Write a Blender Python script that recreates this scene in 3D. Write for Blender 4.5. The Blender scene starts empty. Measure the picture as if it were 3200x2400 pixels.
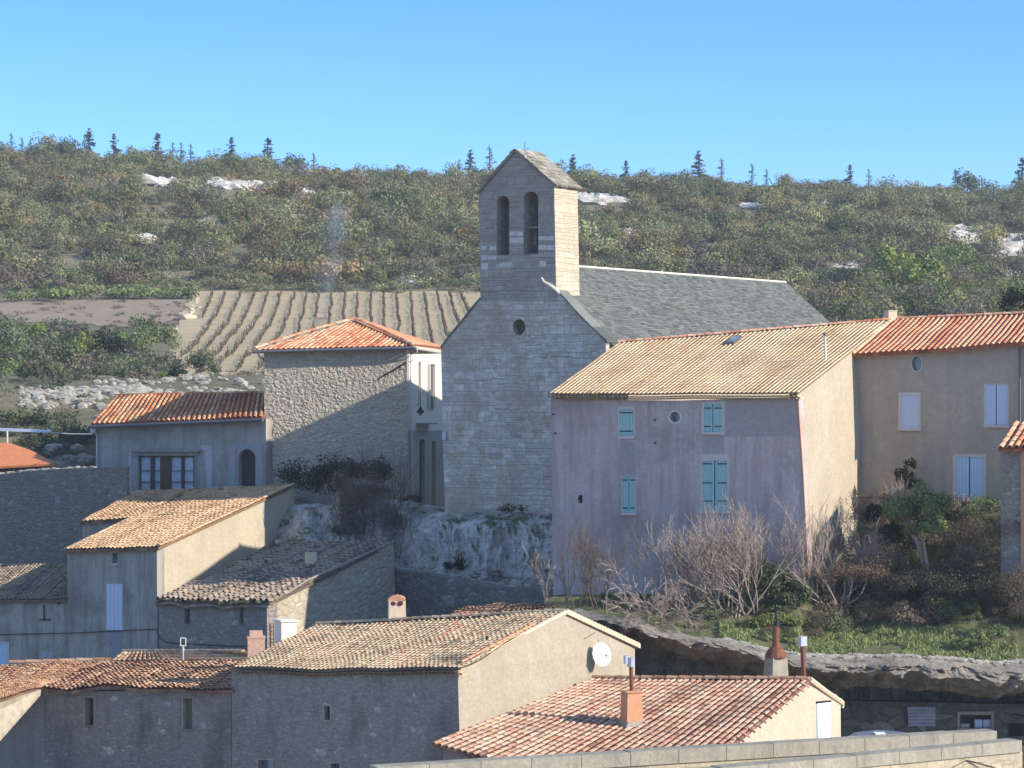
import bpy, bmesh, math, random
import numpy as np
from mathutils import Vector, noise
from mathutils.geometry import tessellate_polygon
R = random.Random(7)
SC = bpy.context.scene
COL = SC.collection
F = 3200*95/36.0          # focal length in photo pixels; camera stands at the world origin and looks along +Y
rad = math.radians
BASE = {}

# ------------------------------------------------------------------ geometry helpers
def P(px, py, Y):
    return Vector(((px-1600)/F*Y, Y, (1200-py)/F*Y))

class Wall:                # a vertical plane through two plan points
    def __init__(s, pa, Ya, pb, Yb):
        s.a = Vector(((pa-1600)/F*Ya, Ya)); s.b = Vector(((pb-1600)/F*Yb, Yb))
        s.d = (s.b-s.a).normalized(); s.n = Vector((s.d.y, -s.d.x))
        if s.n.dot(s.a) > 0: s.n = -s.n
        s.n3 = Vector((s.n.x, s.n.y, 0)); s.d3 = Vector((s.d.x, s.d.y, 0))
    def at(s, px, py, off=0.0):
        r = Vector(((px-1600)/F, 1.0)); o = s.a + s.n*off
        t = s.n.dot(o)/s.n.dot(r)
        return Vector((r.x*t, t, (1200-py)/F*t))

class MB:
    def __init__(s): s.v = []; s.f = []; s.m = []; s.r = []
    def add(s, vs, fs, mi=0, rnd=None):
        b = len(s.v); s.v += [tuple(v) for v in vs]
        for f in fs:
            s.f.append(tuple(i+b for i in f)); s.m.append(mi); s.r.append(R.random() if rnd is None else rnd)
    def prism(s, loops, off, through=False, mi=0):
        loops = [[Vector(p) for p in l] for l in loops]; off = Vector(off)
        flat = [p for l in loops for p in l]
        tr = tessellate_polygon(loops)
        s.add(flat, [tuple(t) for t in tr], mi)
        if through: s.add([p+off for p in flat], [tuple(t) for t in tr], mi)
        else:
            l0 = loops[0]; s.add([p+off for p in l0], [tuple(t) for t in tessellate_polygon([l0])], mi)
        for l in loops:
            n = len(l)
            s.add(l+[p+off for p in l], [(i, (i+1) % n, (i+1) % n+n, i+n) for i in range(n)], mi)
    def box8(s, q, off, mi=0):
        q = [Vector(p) for p in q]; off = Vector(off)
        s.add(q+[p+off for p in q], [(0,1,2,3),(4,5,6,7),(0,1,5,4),(1,2,6,5),(2,3,7,6),(3,0,4,7)], mi)
    def wbox(s, w, x0, y0, x1, y1, d0, d1, mi=0):   # box on wall w between outward offsets d0 < d1
        q = [w.at(x0,y0,d1), w.at(x1,y0,d1), w.at(x1,y1,d1), w.at(x0,y1,d1)]
        s.box8(q, -w.n3*(d1-d0), mi)
    def box(s, c, sx, sy, sz, rz=0, mi=0, top=1.0):   # c = centre of base
        c = Vector(c); ca, sa = math.cos(rz), math.sin(rz); vs = []
        for z, k in ((0, 1.0), (sz, top)):
            for dx, dy in ((-1,-1),(1,-1),(1,1),(-1,1)):
                x, y = dx*sx/2*k, dy*sy/2*k
                vs.append(c+Vector((x*ca-y*sa, x*sa+y*ca, z)))
        s.add(vs, [(3,2,1,0),(4,5,6,7),(0,1,5,4),(1,2,6,5),(2,3,7,6),(3,0,4,7)], mi)
    def tube(s, pts, rs, n=6, mi=0, caps=True):
        pts = [Vector(p) for p in pts]
        if not hasattr(rs, '__len__'): rs = [rs]*len(pts)
        vs = []; t0 = None
        for i, p in enumerate(pts):
            t = (pts[min(i+1, len(pts)-1)]-pts[max(i-1, 0)])
            t = t.normalized() if t.length > 1e-9 else Vector((0,0,1))
            a = t.cross(Vector((0,0,1)) if abs(t.z) < .9 else Vector((1,0,0))).normalized(); b = t.cross(a)
            for k in range(n):
                an = 2*math.pi*k/n
                vs.append(p+(a*math.cos(an)+b*math.sin(an))*rs[i])
        fs = [(i*n+k, i*n+(k+1) % n, (i+1)*n+(k+1) % n, (i+1)*n+k) for i in range(len(pts)-1) for k in range(n)]
        if caps: fs += [tuple(range(n)), tuple((len(pts)-1)*n+k for k in range(n))]
        s.add(vs, fs, mi)
    def lathe(s, c, prof, n=14, mi=0, ax=None):
        c = Vector(c); vs = []
        for r, z in prof:
            for k in range(n):
                an = 2*math.pi*k/n; vs.append(c+Vector((r*math.cos(an), r*math.sin(an), z)))
        s.add(vs, [(i*n+k, i*n+(k+1) % n, (i+1)*n+(k+1) % n, (i+1)*n+k) for i in range(len(prof)-1) for k in range(n)], mi)
    def rock(s, c, sx, sy, sz, seed=0, sub=2, mi=0, amp=.35, fr=1.3):
        bm = bmesh.new(); bmesh.ops.create_icosphere(bm, subdivisions=sub, radius=1)
        o = Vector((seed*3.7, seed*1.3, 0)); vs = []
        for v in bm.verts:
            d = v.co.normalized()
            k = 1+amp*noise.noise(d*fr+o)+amp*.5*noise.noise(d*fr*2.7+o)+amp*.3*noise.noise(d*fr*6+o)
            vs.append(Vector(c)+Vector((d.x*sx*k, d.y*sy*k, d.z*sz*k)))
        fs = [tuple(v.index for v in f.verts) for f in bm.faces]; bm.free()
        s.add(vs, fs, mi)
    def make(s, name, mats, parent=None, base=None, smooth=False, col=None):
        if not isinstance(mats, (list, tuple)): mats = [mats]
        if parent is not None: b = BASE[parent.name]
        else: b = Vector(base) if base is not None else Vector((0,0,0))
        me = bpy.data.meshes.new(name)
        me.from_pydata([(v[0]-b.x, v[1]-b.y, v[2]-b.z) for v in s.v], [], s.f)
        for m in mats: me.materials.append(m)
        me.polygons.foreach_set('material_index', s.m)
        at = me.attributes.new('rnd', 'FLOAT', 'FACE'); at.data.foreach_set('value', s.r)
        if smooth: me.polygons.foreach_set('use_smooth', [True]*len(s.f))
        me.update()
        return link(name, me, parent, b)

def link(name, me, parent, b):
    o = bpy.data.objects.new(name, me); COL.objects.link(o)
    if parent is not None: o.parent = parent
    else: o.location = b
    BASE[o.name] = b.copy()
    return o

def npmesh(name, V, nv, mat, parent=None, base=None, rnd=None, col=None):
    """V: (n*nv,3) array of n separate nv-gons"""
    if parent is not None: b = BASE[parent.name]
    else: b = Vector(base) if base is not None else Vector((0,0,0))
    n = len(V)//nv; me = bpy.data.meshes.new(name)
    me.vertices.add(n*nv); me.vertices.foreach_set('co', (V-np.array(b)).astype(np.float32).ravel())
    me.loops.add(n*nv); me.loops.foreach_set('vertex_index', np.arange(n*nv, dtype=np.int32))
    me.polygons.add(n); me.polygons.foreach_set('loop_start', np.arange(0, n*nv, nv, dtype=np.int32))
    me.update(calc_edges=True); me.materials.append(mat)
    if rnd is None: rnd = np.random.default_rng(1).random(n)
    at = me.attributes.new('rnd', 'FLOAT', 'FACE'); at.data.foreach_set('value', rnd.astype(np.float32))
    if col is not None:
        at = me.attributes.new('tint', 'FLOAT_COLOR', 'FACE')
        at.data.foreach_set('color', np.concatenate([col, np.ones((n,1))], 1).astype(np.float32).ravel())
    me.update()
    return link(name, me, parent, b)

def thing(name, base, label, cat, group=None):
    o = bpy.data.objects.new(name, None); COL.objects.link(o); o.location = base; o.empty_display_size = .3
    BASE[o.name] = Vector(base); return tag(o, label, cat, group)
def tag(o, label, cat, group=None, kind=None):
    if label: o['label'] = label
    if cat: o['category'] = cat
    if group: o['group'] = group
    if kind: o['kind'] = kind
    return o
def copy_tree(o, loc=None, rz=0, sc=1.0, parent=None):
    c = o.copy(); COL.objects.link(c)
    if parent is not None: c.parent = parent
    else:
        c.location = loc; c.rotation_euler = (0,0,rz)
        c.scale = (sc, sc, sc) if not hasattr(sc, '__len__') else sc
    for ch in o.children: copy_tree(ch, parent=c)
    return c

# ------------------------------------------------------------------ leaves and twigs
def quads(pn, size, rng, flat=0.0, k=1.1):
    """leaf quads; pn = points (n,3) or (n,6) with an outward direction the leaves tend to face"""
    pts = pn[:,:3]; n = len(pts); r = rng.normal(size=(n,3)); r /= np.linalg.norm(r, axis=1)[:,None]
    N = r if pn.shape[1] == 3 else pn[:,3:]*k+r*.75
    N = N/np.linalg.norm(N, axis=1)[:,None]
    a = rng.normal(size=(n,3)); a -= N*(a*N).sum(1)[:,None]; a /= np.linalg.norm(a, axis=1)[:,None]; b = np.cross(N, a)
    s = (size*(.5+rng.random(n)))[:,None]
    V = np.empty((n,4,3)); V[:,0] = pts-a*s*.5; V[:,1] = pts+b*s*.36; V[:,2] = pts+a*s*.5; V[:,3] = pts-b*s*.36
    return V.reshape(-1,3)
def crown_pts(c, r, n, rng, sub=9, fill=.45):
    """points gathered in uneven clumps over an ellipsoid, each with its clump's outward direction"""
    c = np.array(c); r = np.array(r)
    d = rng.normal(size=(sub,3)); d[:,2] = np.abs(d[:,2])*.9-.25; d /= np.linalg.norm(d, axis=1)[:,None]
    cc = d*(.55+.25*rng.random((sub,1)))
    k = rng.integers(0, sub, n); e = rng.normal(size=(n,3)); e /= np.linalg.norm(e, axis=1)[:,None]
    rr = (.28+.28*rng.random(sub))[k]*(fill+(1-fill)*rng.random(n)**.6)
    o = e+d[k]*.35
    return np.concatenate([c+(cc[k]+e*rr[:,None])*r, o/np.linalg.norm(o, axis=1)[:,None]], 1)
def crown(name, blobs, n, size, mat, parent=None, base=None, seed=0, sub=9):
    rng = np.random.default_rng(seed); tot = sum(b[1][0]*b[1][2] for b in blobs); V = []
    for c, r in blobs:
        m = max(20, int(n*r[0]*r[2]/tot)); V.append(quads(crown_pts(c, r, m, rng, sub), size, rng))
    V = np.concatenate(V)
    return npmesh(name, V, 4, mat, parent, base, rng.random(len(V)//4))
def branch(mb, p, d, L, r, depth, rng, kids=3, up=.15, wob=.25, nseg=3, spread=.6, rmin=.004):
    pts = [p.copy()]; d = d.normalized(); ends = []
    for i in range(nseg):
        d = (d+Vector((rng.uniform(-1,1), rng.uniform(-1,1), rng.uniform(-1,1)))*wob+Vector((0,0,up))).normalized()
        pts.append(pts[-1]+d*L/nseg); ends.append((pts[-1], d.copy()))
    rs = [max(rmin, r*(1-.45*i/nseg)) for i in range(nseg+1)]
    mb.tube(pts, rs, 4 if depth > 2 else 3, caps=False)
    if depth <= 0: return
    for k in range(kids):
        q, dd = ends[min(nseg-1, int(rng.random()*nseg*1.0))] if k else ends[-1]
        nd = (dd+Vector((rng.uniform(-1,1), rng.uniform(-1,1), rng.uniform(-.7,1)))*spread).normalized()
        branch(mb, q, nd, L*rng.uniform(.55,.85), max(rmin, r*.55), depth-1, rng, kids, up, wob, nseg, spread, rmin)

# ------------------------------------------------------------------ materials
class NT:
    def __init__(s, name):
        s.mat = bpy.data.materials.new(name); s.mat.use_nodes = True; s.t = s.mat.node_tree
        s.b = s.t.nodes['Principled BSDF']; s.b.inputs['Roughness'].default_value = .9
        s.b.inputs['Specular IOR Level'].default_value = .2
        s.obj = s.n('ShaderNodeTexCoord').outputs['Object']
    def n(s, t, **k):
        x = s.t.nodes.new(t)
        for a, v in k.items(): setattr(x, a, v)
        return x
    def L(s, a, b):
        if isinstance(a, (int, float)): b.default_value = a
        elif isinstance(a, tuple): b.default_value = (*a, 1) if len(a) == 3 and b.type == 'RGBA' else a
        else: s.t.links.new(a, b)
    def map(s, v, sc=(1,1,1), loc=(0,0,0)):
        m = s.n('ShaderNodeMapping'); s.L(v, m.inputs[0]); m.inputs['Scale'].default_value = sc; m.inputs['Location'].default_value = loc
        return m.outputs[0]
    def noise(s, sc, v=None, det=4, ro=.6, dist=0, out=0):
        m = s.n('ShaderNodeTexNoise'); s.L(v or s.obj, m.inputs['Vector']); m.inputs['Scale'].default_value = sc
        m.inputs['Detail'].default_value = det; m.inputs['Roughness'].default_value = ro; m.inputs['Distortion'].default_value = dist
        return m.outputs[out]
    def vor(s, sc, v=None, feat='F1', out='Distance', rnd=1):
        m = s.n('ShaderNodeTexVoronoi', feature=feat); s.L(v or s.obj, m.inputs['Vector']); m.inputs['Scale'].default_value = sc
        m.inputs['Randomness'].default_value = rnd
        return m.outputs[out]
    def ramp(s, f, stops, mode='LINEAR'):
        m = s.n('ShaderNodeValToRGB'); s.L(f, m.inputs[0]); e = m.color_ramp.elements; m.color_ramp.interpolation = mode
        while len(e) < len(stops): e.new(.5)
        for x, (p, c) in zip(e, stops):
            x.position = p; x.color = (*c, 1) if hasattr(c, '__len__') else (c, c, c, 1)
        return m.outputs[0]
    def mix(s, f, a, b, mode='MIX'):
        m = s.n('ShaderNodeMix', data_type='RGBA', blend_type=mode); s.L(f, m.inputs['Factor']); s.L(a, m.inputs['A']); s.L(b, m.inputs['B'])
        return m.outputs['Result']
    def math(s, op, a, b=0.0, c=0.0):
        m = s.n('ShaderNodeMath', operation=op); s.L(a, m.inputs[0]); s.L(b, m.inputs[1]); s.L(c, m.inputs[2]); return m.outputs[0]
    def vm(s, op, a, b=(0,0,0)):
        m = s.n('ShaderNodeVectorMath', operation=op); s.L(a, m.inputs[0]); s.L(b, m.inputs[1]); return m.outputs['Value' if op == 'DOT_PRODUCT' else 0]
    def attr(s, nm, out='Fac'): return s.n('ShaderNodeAttribute', attribute_name=nm).outputs[out]
    def bump(s, h, st=.5, dist=.05, prev=None):
        m = s.n('ShaderNodeBump'); s.L(h, m.inputs['Height']); m.inputs['Strength'].default_value = st; m.inputs['Distance'].default_value = dist
        if prev is not None: s.L(prev, m.inputs['Normal'])
        return m.outputs[0]
    def wallco(s):            # metres along the wall, metres up; for any vertical face
        g = s.n('ShaderNodeNewGeometry')
        t = s.vm('NORMALIZE', s.vm('CROSS_PRODUCT', g.outputs['True Normal'], (0,0,1)))
        u = s.vm('DOT_PRODUCT', s.obj, t); sp = s.n('ShaderNodeSeparateXYZ'); s.L(s.obj, sp.inputs[0])
        c = s.n('ShaderNodeCombineXYZ'); s.L(u, c.inputs[0]); s.L(sp.outputs[2], c.inputs[1])
        return c.outputs[0]
    def done(s, col, nrm=None, rough=None):
        s.L(col, s.b.inputs['Base Color'])
        if nrm is not None: s.L(nrm, s.b.inputs['Normal'])
        if rough is not None: s.b.inputs['Roughness'].default_value = rough
        return s.mat

def hx(r, g, b, k=1.0):     # sRGB 0-255 to linear
    f = lambda c: ((c/255+.055)/1.055)**2.4 if c/255 > .04045 else c/255/12.92
    return (f(r)*k, f(g)*k, f(b)*k)
def sc3(c, k): return tuple(x*k for x in c)

def plaster(name, c, c2, streak=None, sk=.5, bump=.35, chips=None, chipk=.62):
    t = NT(name); v = t.wallco()
    col = t.mix(t.ramp(t.noise(.35, det=3), [(.35,0),(.65,1)]), c, c2)
    col = t.mix(t.ramp(t.noise(3.5, det=6, ro=.7), [(.3,0),(.75,.7)]), col, sc3(c2, .72))
    if streak:
        st = t.noise(1.0, t.map(v, (2.2,.18,1)), 5, .65)
        st = t.math('MULTIPLY', t.ramp(st, [(.45,0),(.68,1)]), sk); col = t.mix(st, col, streak)
        sp = t.ramp(t.noise(.55, t.map(t.obj, (1,1,1), (5,2,9)), 6, .7), [(.5,0),(.7,sk)]); col = t.mix(sp, col, sc3(streak, .9))
    if chips:
        ch = t.ramp(t.noise(2.3, t.map(v, (1,1.6,1)), 5, .7), [(chipk,0),(chipk+.03,1)]); col = t.mix(ch, col, chips)
        ck = t.vor(2.6, t.map(v, (1,1.8,1)), out='Distance'); mk = t.math('LESS_THAN', ck, t.math('MULTIPLY', t.ramp(t.noise(1.7, t.map(v, (1,1,1), (4,4,0)), 5, .8), [(.42,0),(.75,1)]), .30)); col = t.mix(t.math('MULTIPLY', mk, .75), col, chips)
    f = t.noise(9, det=8, ro=.75); col = t.mix(t.ramp(f, [(.35,.55),(.6,0)]), col, sc3(c, .62))
    return t.done(col, t.bump(t.noise(14, det=8, ro=.75), bump, .04, t.bump(t.noise(1.5, det=3), bump, .12)))

def rubble(name, c1, c2, mortar, size=.28, bump=.8, chips=None, chipk=.93, dark=None):
    t = NT(name); v = t.wallco()
    w = t.vm('ADD', v, t.vm('SCALE', t.noise(2.5, v, 3, out=1)) ) if False else v
    nz = t.noise(1.8, v, 3, .5, out=1); w = t.mix(.12, v, nz)
    m = t.map(w, (1/size*.62, 1/size, 1))
    cell = t.vor(1, m, out='Color'); edge = t.vor(1, m, feat='DISTANCE_TO_EDGE')
    sp = t.n('ShaderNodeSeparateColor'); t.L(cell, sp.inputs[0])
    col = t.ramp(sp.outputs[0], [(0,c1),(.45,c2),(.75,sc3(c1,.8)),(1,sc3(c2,1.12))])
    col = t.mix(t.ramp(edge, [(.02,1),(.12,0)]), col, mortar)
    if chips: col = t.mix(t.math('GREATER_THAN', sp.outputs[1], chipk), col, chips)
    big = t.ramp(t.noise(.5, det=6, ro=.7), [(.38,0),(.62,1)])
    col = t.mix(t.math('MULTIPLY', big, .65), col, mortar)
    if dark: col = t.mix(t.ramp(t.noise(.45, t.map(v, (1.3,.45,1), (3,1,0)), 6, .65), [(.5,0),(.62,.8)]), col, dark)
    col = t.mix(t.ramp(t.noise(8, det=8, ro=.8), [(.4,.5),(.6,0)]), col, sc3(mortar, .5))
    h = t.ramp(edge, [(0,0),(.25,1)])
    return t.done(col, t.bump(t.noise(12, det=6, ro=.7), bump*.6, .03, t.bump(h, bump, .04)))

def ashlar(name, c1, c2, mortar, brown, bk=1.0):
    t = NT(name); v = t.wallco(); nz = t.noise(1.0, v, 4, .55, out=1); w = t.mix(.13, v, nz)
    sp = t.n('ShaderNodeSeparateXYZ'); t.L(w, sp.inputs[0]); cb = t.n('ShaderNodeCombineXYZ')
    v2 = t.math('ADD', sp.outputs[1], t.math('MULTIPLY', t.noise(1.0, t.map(v, (.02,1.15,1)), 3, .6), .75))       # courses of uneven height
    t.L(sp.outputs[0], cb.inputs[0]); t.L(v2, cb.inputs[1]); w = cb.outputs[0]
    def brick(vv, bw, rh, c1, c2, ms, sq=.6, f=3):
        m = t.n('ShaderNodeTexBrick'); t.L(vv, m.inputs['Vector']); m.inputs['Scale'].default_value = 1
        m.inputs['Brick Width'].default_value = bw; m.inputs['Row Height'].default_value = rh; m.inputs['Mortar Size'].default_value = ms
        m.inputs['Mortar Smooth'].default_value = .4; m.inputs['Bias'].default_value = -.1
        m.offset = .41; m.offset_frequency = 2; m.squash = sq; m.squash_frequency = f
        t.L(c1, m.inputs['Color1']); t.L(c2, m.inputs['Color2']); t.L(mortar, m.inputs['Mortar']); return m
    a = brick(w, .58, .23, c1, c2, .009); b = brick(t.map(w, (1,1,1), (.31,.11,0)), .33, .135, sc3(c1,.9), sc3(c2,.88), .009, 1.6, 5)
    sel = t.ramp(t.noise(.9, t.map(v, (.5,1.9,1)), 3, .6), [(.49,0),(.51,1)])
    col = t.mix(sel, a.outputs[0], b.outputs[0]); mor = t.mix(sel, a.outputs[1], b.outputs[1])
    m = t.map(w, (1.9,4.3,1)); cc = t.n('ShaderNodeSeparateColor'); t.L(t.vor(1, m, out='Color'), cc.inputs[0])
    col = t.mix(t.math('MULTIPLY', t.math('GREATER_THAN', cc.outputs[0], .84), .6*bk), col, brown)
    col = t.mix(t.math('MULTIPLY', t.ramp(t.noise(.45, t.map(t.obj, (1,1,1), (2,2,2)), 6, .7), [(.47,0),(.62,.75)]), bk), col, brown)
    col = t.mix(t.math('MULTIPLY', t.ramp(t.noise(2.4, det=7, ro=.8), [(.44,.6),(.62,0)]), bk), col, sc3(brown, .85))
    col = t.mix(t.ramp(t.noise(6, det=6, ro=.8), [(.56,0),(.70,.5)]), col, sc3(c2, 1.12))
    h = t.math('SUBTRACT', 1.0, mor)
    return t.done(col, t.bump(t.noise(10, det=6, ro=.75), .5, .03, t.bump(h, .7, .03)))

def tile_mat(name, pal, lichen=None, lk=.5, dark=None, dk=.3, lsc=1.2):
    t = NT(name); r = t.attr('rnd'); n = len(pal)
    col = t.ramp(r, [(i/(n-1) if n > 1 else 0, c) for i, c in enumerate(pal)])
    if lichen:
        f = t.ramp(t.noise(lsc, det=6, ro=.75), [(.56-.14*lk, 0), (.66-.1*lk, 1)]); col = t.mix(t.math('MULTIPLY', f, lk), col, lichen)
    if dark:
        f = t.ramp(t.noise(5.5, t.map(t.obj, (1,1,1), (9,1,4)), 6, .8), [(.5,0),(.68,1)]); col = t.mix(t.math('MULTIPLY', f, dk), col, dark)
        f = t.ramp(t.noise(.5, t.map(t.obj, (1,1,1), (1,7,2)), 5, .7), [(.48,0),(.7,1)]); col = t.mix(t.math('MULTIPLY', f, dk), col, dark)
    return t.done(col, t.bump(t.noise(22, det=6, ro=.75), .4, .02))

def leaf_mat(name, cols, tint=False):
    t = NT(name)
    if tint:
        c0 = t.attr('tint', 'Color'); col = t.mix(t.attr('rnd'), t.mix(1.0, c0, (.75,.75,.75), 'MULTIPLY'), t.mix(1.0, c0, (1.25,1.25,1.2), 'MULTIPLY'))
    else:
        n = len(cols); col = t.ramp(t.attr('rnd'), [(i/(n-1), c) for i, c in enumerate(cols)])
    t.b.inputs['Roughness'].default_value = .7
    t.L(col, t.b.inputs['Base Color'])
    tr = t.n('ShaderNodeBsdfTranslucent'); t.L(col, tr.inputs[0]); ms = t.n('ShaderNodeMixShader'); ms.inputs[0].default_value = .22
    t.t.links.new(t.b.outputs[0], ms.inputs[1]); t.t.links.new(tr.outputs[0], ms.inputs[2])
    t.t.links.new(ms.outputs[0], t.t.nodes['Material Output'].inputs[0])
    return t.mat
def simple(name, c, rough=.7, metal=0, var=.15, sc=6, bump=.15):
    t = NT(name); t.b.inputs['Metallic'].default_value = metal
    col = t.mix(t.ramp(t.noise(sc, det=5, ro=.7), [(.3,0),(.7,1)]), sc3(c, 1-var), sc3(c, 1+var*.5))
    return t.done(col, t.bump(t.noise(sc*5, det=4), bump, .01), rough)
def rock_mat(name, c1, c2, dirt, green=None, sc=1.0, bump=1.0, gk=.5):
    t = NT(name)
    lay = t.noise(1.1*sc, t.map(t.obj, (.6,.6,2.6)), 8, .7, .6); col = t.ramp(lay, [(.3,c2),(.55,c1),(.75,sc3(c1,1.1))])
    col = t.mix(t.ramp(t.noise(3*sc, det=8, ro=.75), [(.5,0),(.66,.8)]), col, dirt)
    cr = t.vor(1.6*sc, t.map(t.mix(.25, t.obj, t.noise(2, det=4, out=1)), (1,1,1.7)), feat='DISTANCE_TO_EDGE'); col = t.mix(t.math('MULTIPLY', t.ramp(cr, [(0,.7),(.03,0)]), t.ramp(t.noise(.8*sc, det=3), [(.5,0),(.6,1)])), col, dirt)
    if green:
        g = t.n('ShaderNodeNewGeometry'); sp = t.n('ShaderNodeSeparateXYZ'); t.L(g.outputs['Normal'], sp.inputs[0])
        k = t.math('MULTIPLY', t.ramp(t.noise(.9*sc, det=6, ro=.7), [(.5-gk*.15,0),(.6,1)]), t.ramp(sp.outputs[2], [(.3,0),(.75,1)])); col = t.mix(k, col, green)
    return t.done(col, t.bump(t.noise(6*sc, det=9, ro=.7), bump, .08, t.bump(lay, bump, .3)))
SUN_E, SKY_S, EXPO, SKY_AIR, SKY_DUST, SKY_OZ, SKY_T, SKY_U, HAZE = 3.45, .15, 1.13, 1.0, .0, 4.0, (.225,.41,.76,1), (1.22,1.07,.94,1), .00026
# ------------------------------------------------------------------ roofs
def surf(A, B, C, D, sag=0, wav=0, seed=0):
    A, B, C, D = map(Vector, (A, B, C, D)); N = ((B-A).cross(D-A)+(B-C).cross(C-D)*-1).normalized()
    N = (B-A).cross(D-A).normalized()
    if N.z < 0: N = -N
    def S(u, v, h=0.0):
        p = (A*(1-u)+B*u)*(1-v)+(D*(1-u)+C*u)*v
        if sag: h -= sag*math.sin(math.pi*min(1,max(0,u)))*(.4+.6*math.sin(math.pi*min(1,max(0,v))))
        if wav: h += wav*noise.noise(Vector((u*4+seed, v*3, seed)))
        return p+N*h
    return S, N
def tiles(parent, name, A, B, C, D, nc, nr, mat, clip=None, sag=0.0, wav=.03, jit=.15, tw=.74, hh=.42, seed=1, thick=.14, ends=False):
    rr = random.Random(seed); S, N = surf(A, B, C, D, sag, wav, seed); mb = MB()
    wid = (Vector(B)-Vector(A)).length/nc
    for i in range(nc):
        uc = (i+.5+rr.uniform(-.5,.5)*jit*.5)/nc; v0, v1 = 0.0, 1.0
        if clip:
            q = clip(uc)
            if q is None: continue
            v0, v1 = q
            if v1-v0 < .02: continue
        colr = rr.gauss(0,.13)
        # deck strip, coloured near black for the shade between the tiles
        vs = []; ns = max(2, int(16*(v1-v0)))
        for k in range(ns+1):
            v = v0+(v1-v0)*k/ns
            for u in (i/nc, (i+1)/nc):
                vs.append(S(u, v, -.028))
        for u in (i/nc, (i+1)/nc): vs += [S(u, v0, -thick), S(u, v1, -thick)]
        b = 2*(ns+1)
        fs = [(2*k, 2*k+1, 2*k+3, 2*k+2) for k in range(ns)]+[(0, 1, b+2, b), (b, b+1, b+3, b+2), (2*ns, 2*ns+1, b+3, b+1)]
        if i == 0: fs.append((0, b, b+1, 2*ns))
        if i == nc-1: fs.append((1, b+2, b+3, 2*ns+1))
        mb.add(vs, fs, 0, .04+.12*rr.random())
        j0 = int(v0*nr); jo = rr.uniform(-.25,.25)*jit
        for j in range(j0, nr):
            va = max(v0, (j+jo*rr.uniform(.3,1) if j else 0)/nr); vb = min(v1+.002, (j+1.18)/nr)
            if va >= v1 or vb-va < .3/nr: continue
            if jit > .5 and rr.random() < .008 and j: continue
            du = S(uc+.5/nc, va)-S(uc-.5/nc, va); w = du.length; du.normalize()
            sk = rr.uniform(-1,1)*jit*.12*w; lf = rr.uniform(0,1)*jit*.05
            vs = []
            for (v, rw, lift, sx) in ((va, tw*w/2, .012+.03*min(1,jit)+lf, sk), (vb, tw*w/2*.84, .004, -sk)):
                c = S(uc, v)
                for k in range(5):
                    a = math.pi*k/4
                    vs.append(c+du*(math.cos(a)*rw+sx)+N*(math.sin(a)*rw*2*hh+lift-.01))
            fs = [(k, k+1, k+6, k+5) for k in range(4)]
            vs2 = [vs[k]*.82+(S(uc, va)+N*.0)*.18 for k in range(5)]
            fs += [(k, k+10, k+11, k+1) for k in range(4)]
            mb.add(vs+vs2, fs, 0, min(1, max(.12, .55+colr+rr.gauss(0,.06+.22*min(1,jit)))))
    return mb.make(name, mat, parent)
def slabs(parent, name, A, B, C, D, nr, mat, sw=.5, th=.035, seed=1, wav=.02, parent_none=None):
    rr = random.Random(seed); S, N = surf(A, B, C, D, 0, wav, seed); mb = MB(); W = (Vector(B)-Vector(A)).length
    for j in range(nr):
        u = 0.0; v0 = j/nr; v1 = min(1, (j+1.1)/nr)
        while u < 1:
            du = sw*rr.uniform(.5,1.5)/W; u1 = min(1, u+du*.985); t = th*rr.uniform(.7,1.4); va = v0-rr.uniform(0,.15)/nr if j else v0-rr.uniform(0,.2)/nr
            vs = [S(u,va,t), S(u1,va,t*rr.uniform(.8,1.2)), S(u1,v1,.005), S(u,v1,.005), S(u,va,-.02), S(u1,va,-.02)]
            mb.add(vs, [(0,1,2,3),(4,5,1,0),(0,3,4),(1,5,2)], 0, rr.random()); u += du
    mb.add([S(0,0,-.01),S(1,0,-.01),S(1,1,-.01),S(0,1,-.01),S(0,0,-.1),S(1,0,-.1),S(1,1,-.1),S(0,1,-.1)],
           [(0,1,2,3),(4,5,6,7),(0,1,5,4),(1,2,6,5),(2,3,7,6),(3,0,4,7)], 0, .1)
    return mb.make(name, mat, parent)
def caps(parent, name, P0, P1, mat, r=.11, step=.4, seed=3, lift=0.0, sag=0.0):
    rr = random.Random(seed); P0, P1 = Vector(P0), Vector(P1); L = (P1-P0).length; n = max(2, int(L/step)); d = (P1-P0)/L
    s = d.cross(Vector((0,0,1))).normalized(); up = s.cross(d)*1.0; up = up if up.z > 0 else -up; mb = MB()
    for i in range(n):
        vs = []
        for (t, k) in ((i/n, 1.0), (min(1, (i+1.15)/n), .85)):
            c = P0+d*(L*t)+up*(lift+(k-.85)*.12-sag*math.sin(math.pi*t))+s*rr.uniform(-1,1)*.012
            for q in range(7):
                a = math.pi*q/6; vs.append(c+s*math.cos(a)*r*k+up*math.sin(a)*r*.85*k)
        mb.add(vs, [(q, q+1, q+8, q+7) for q in range(6)]+[tuple(range(7)), tuple(range(7,14))], 0, min(1, max(.2, rr.gauss(.55,.2))))
    return mb.make(name, mat, parent)

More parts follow.
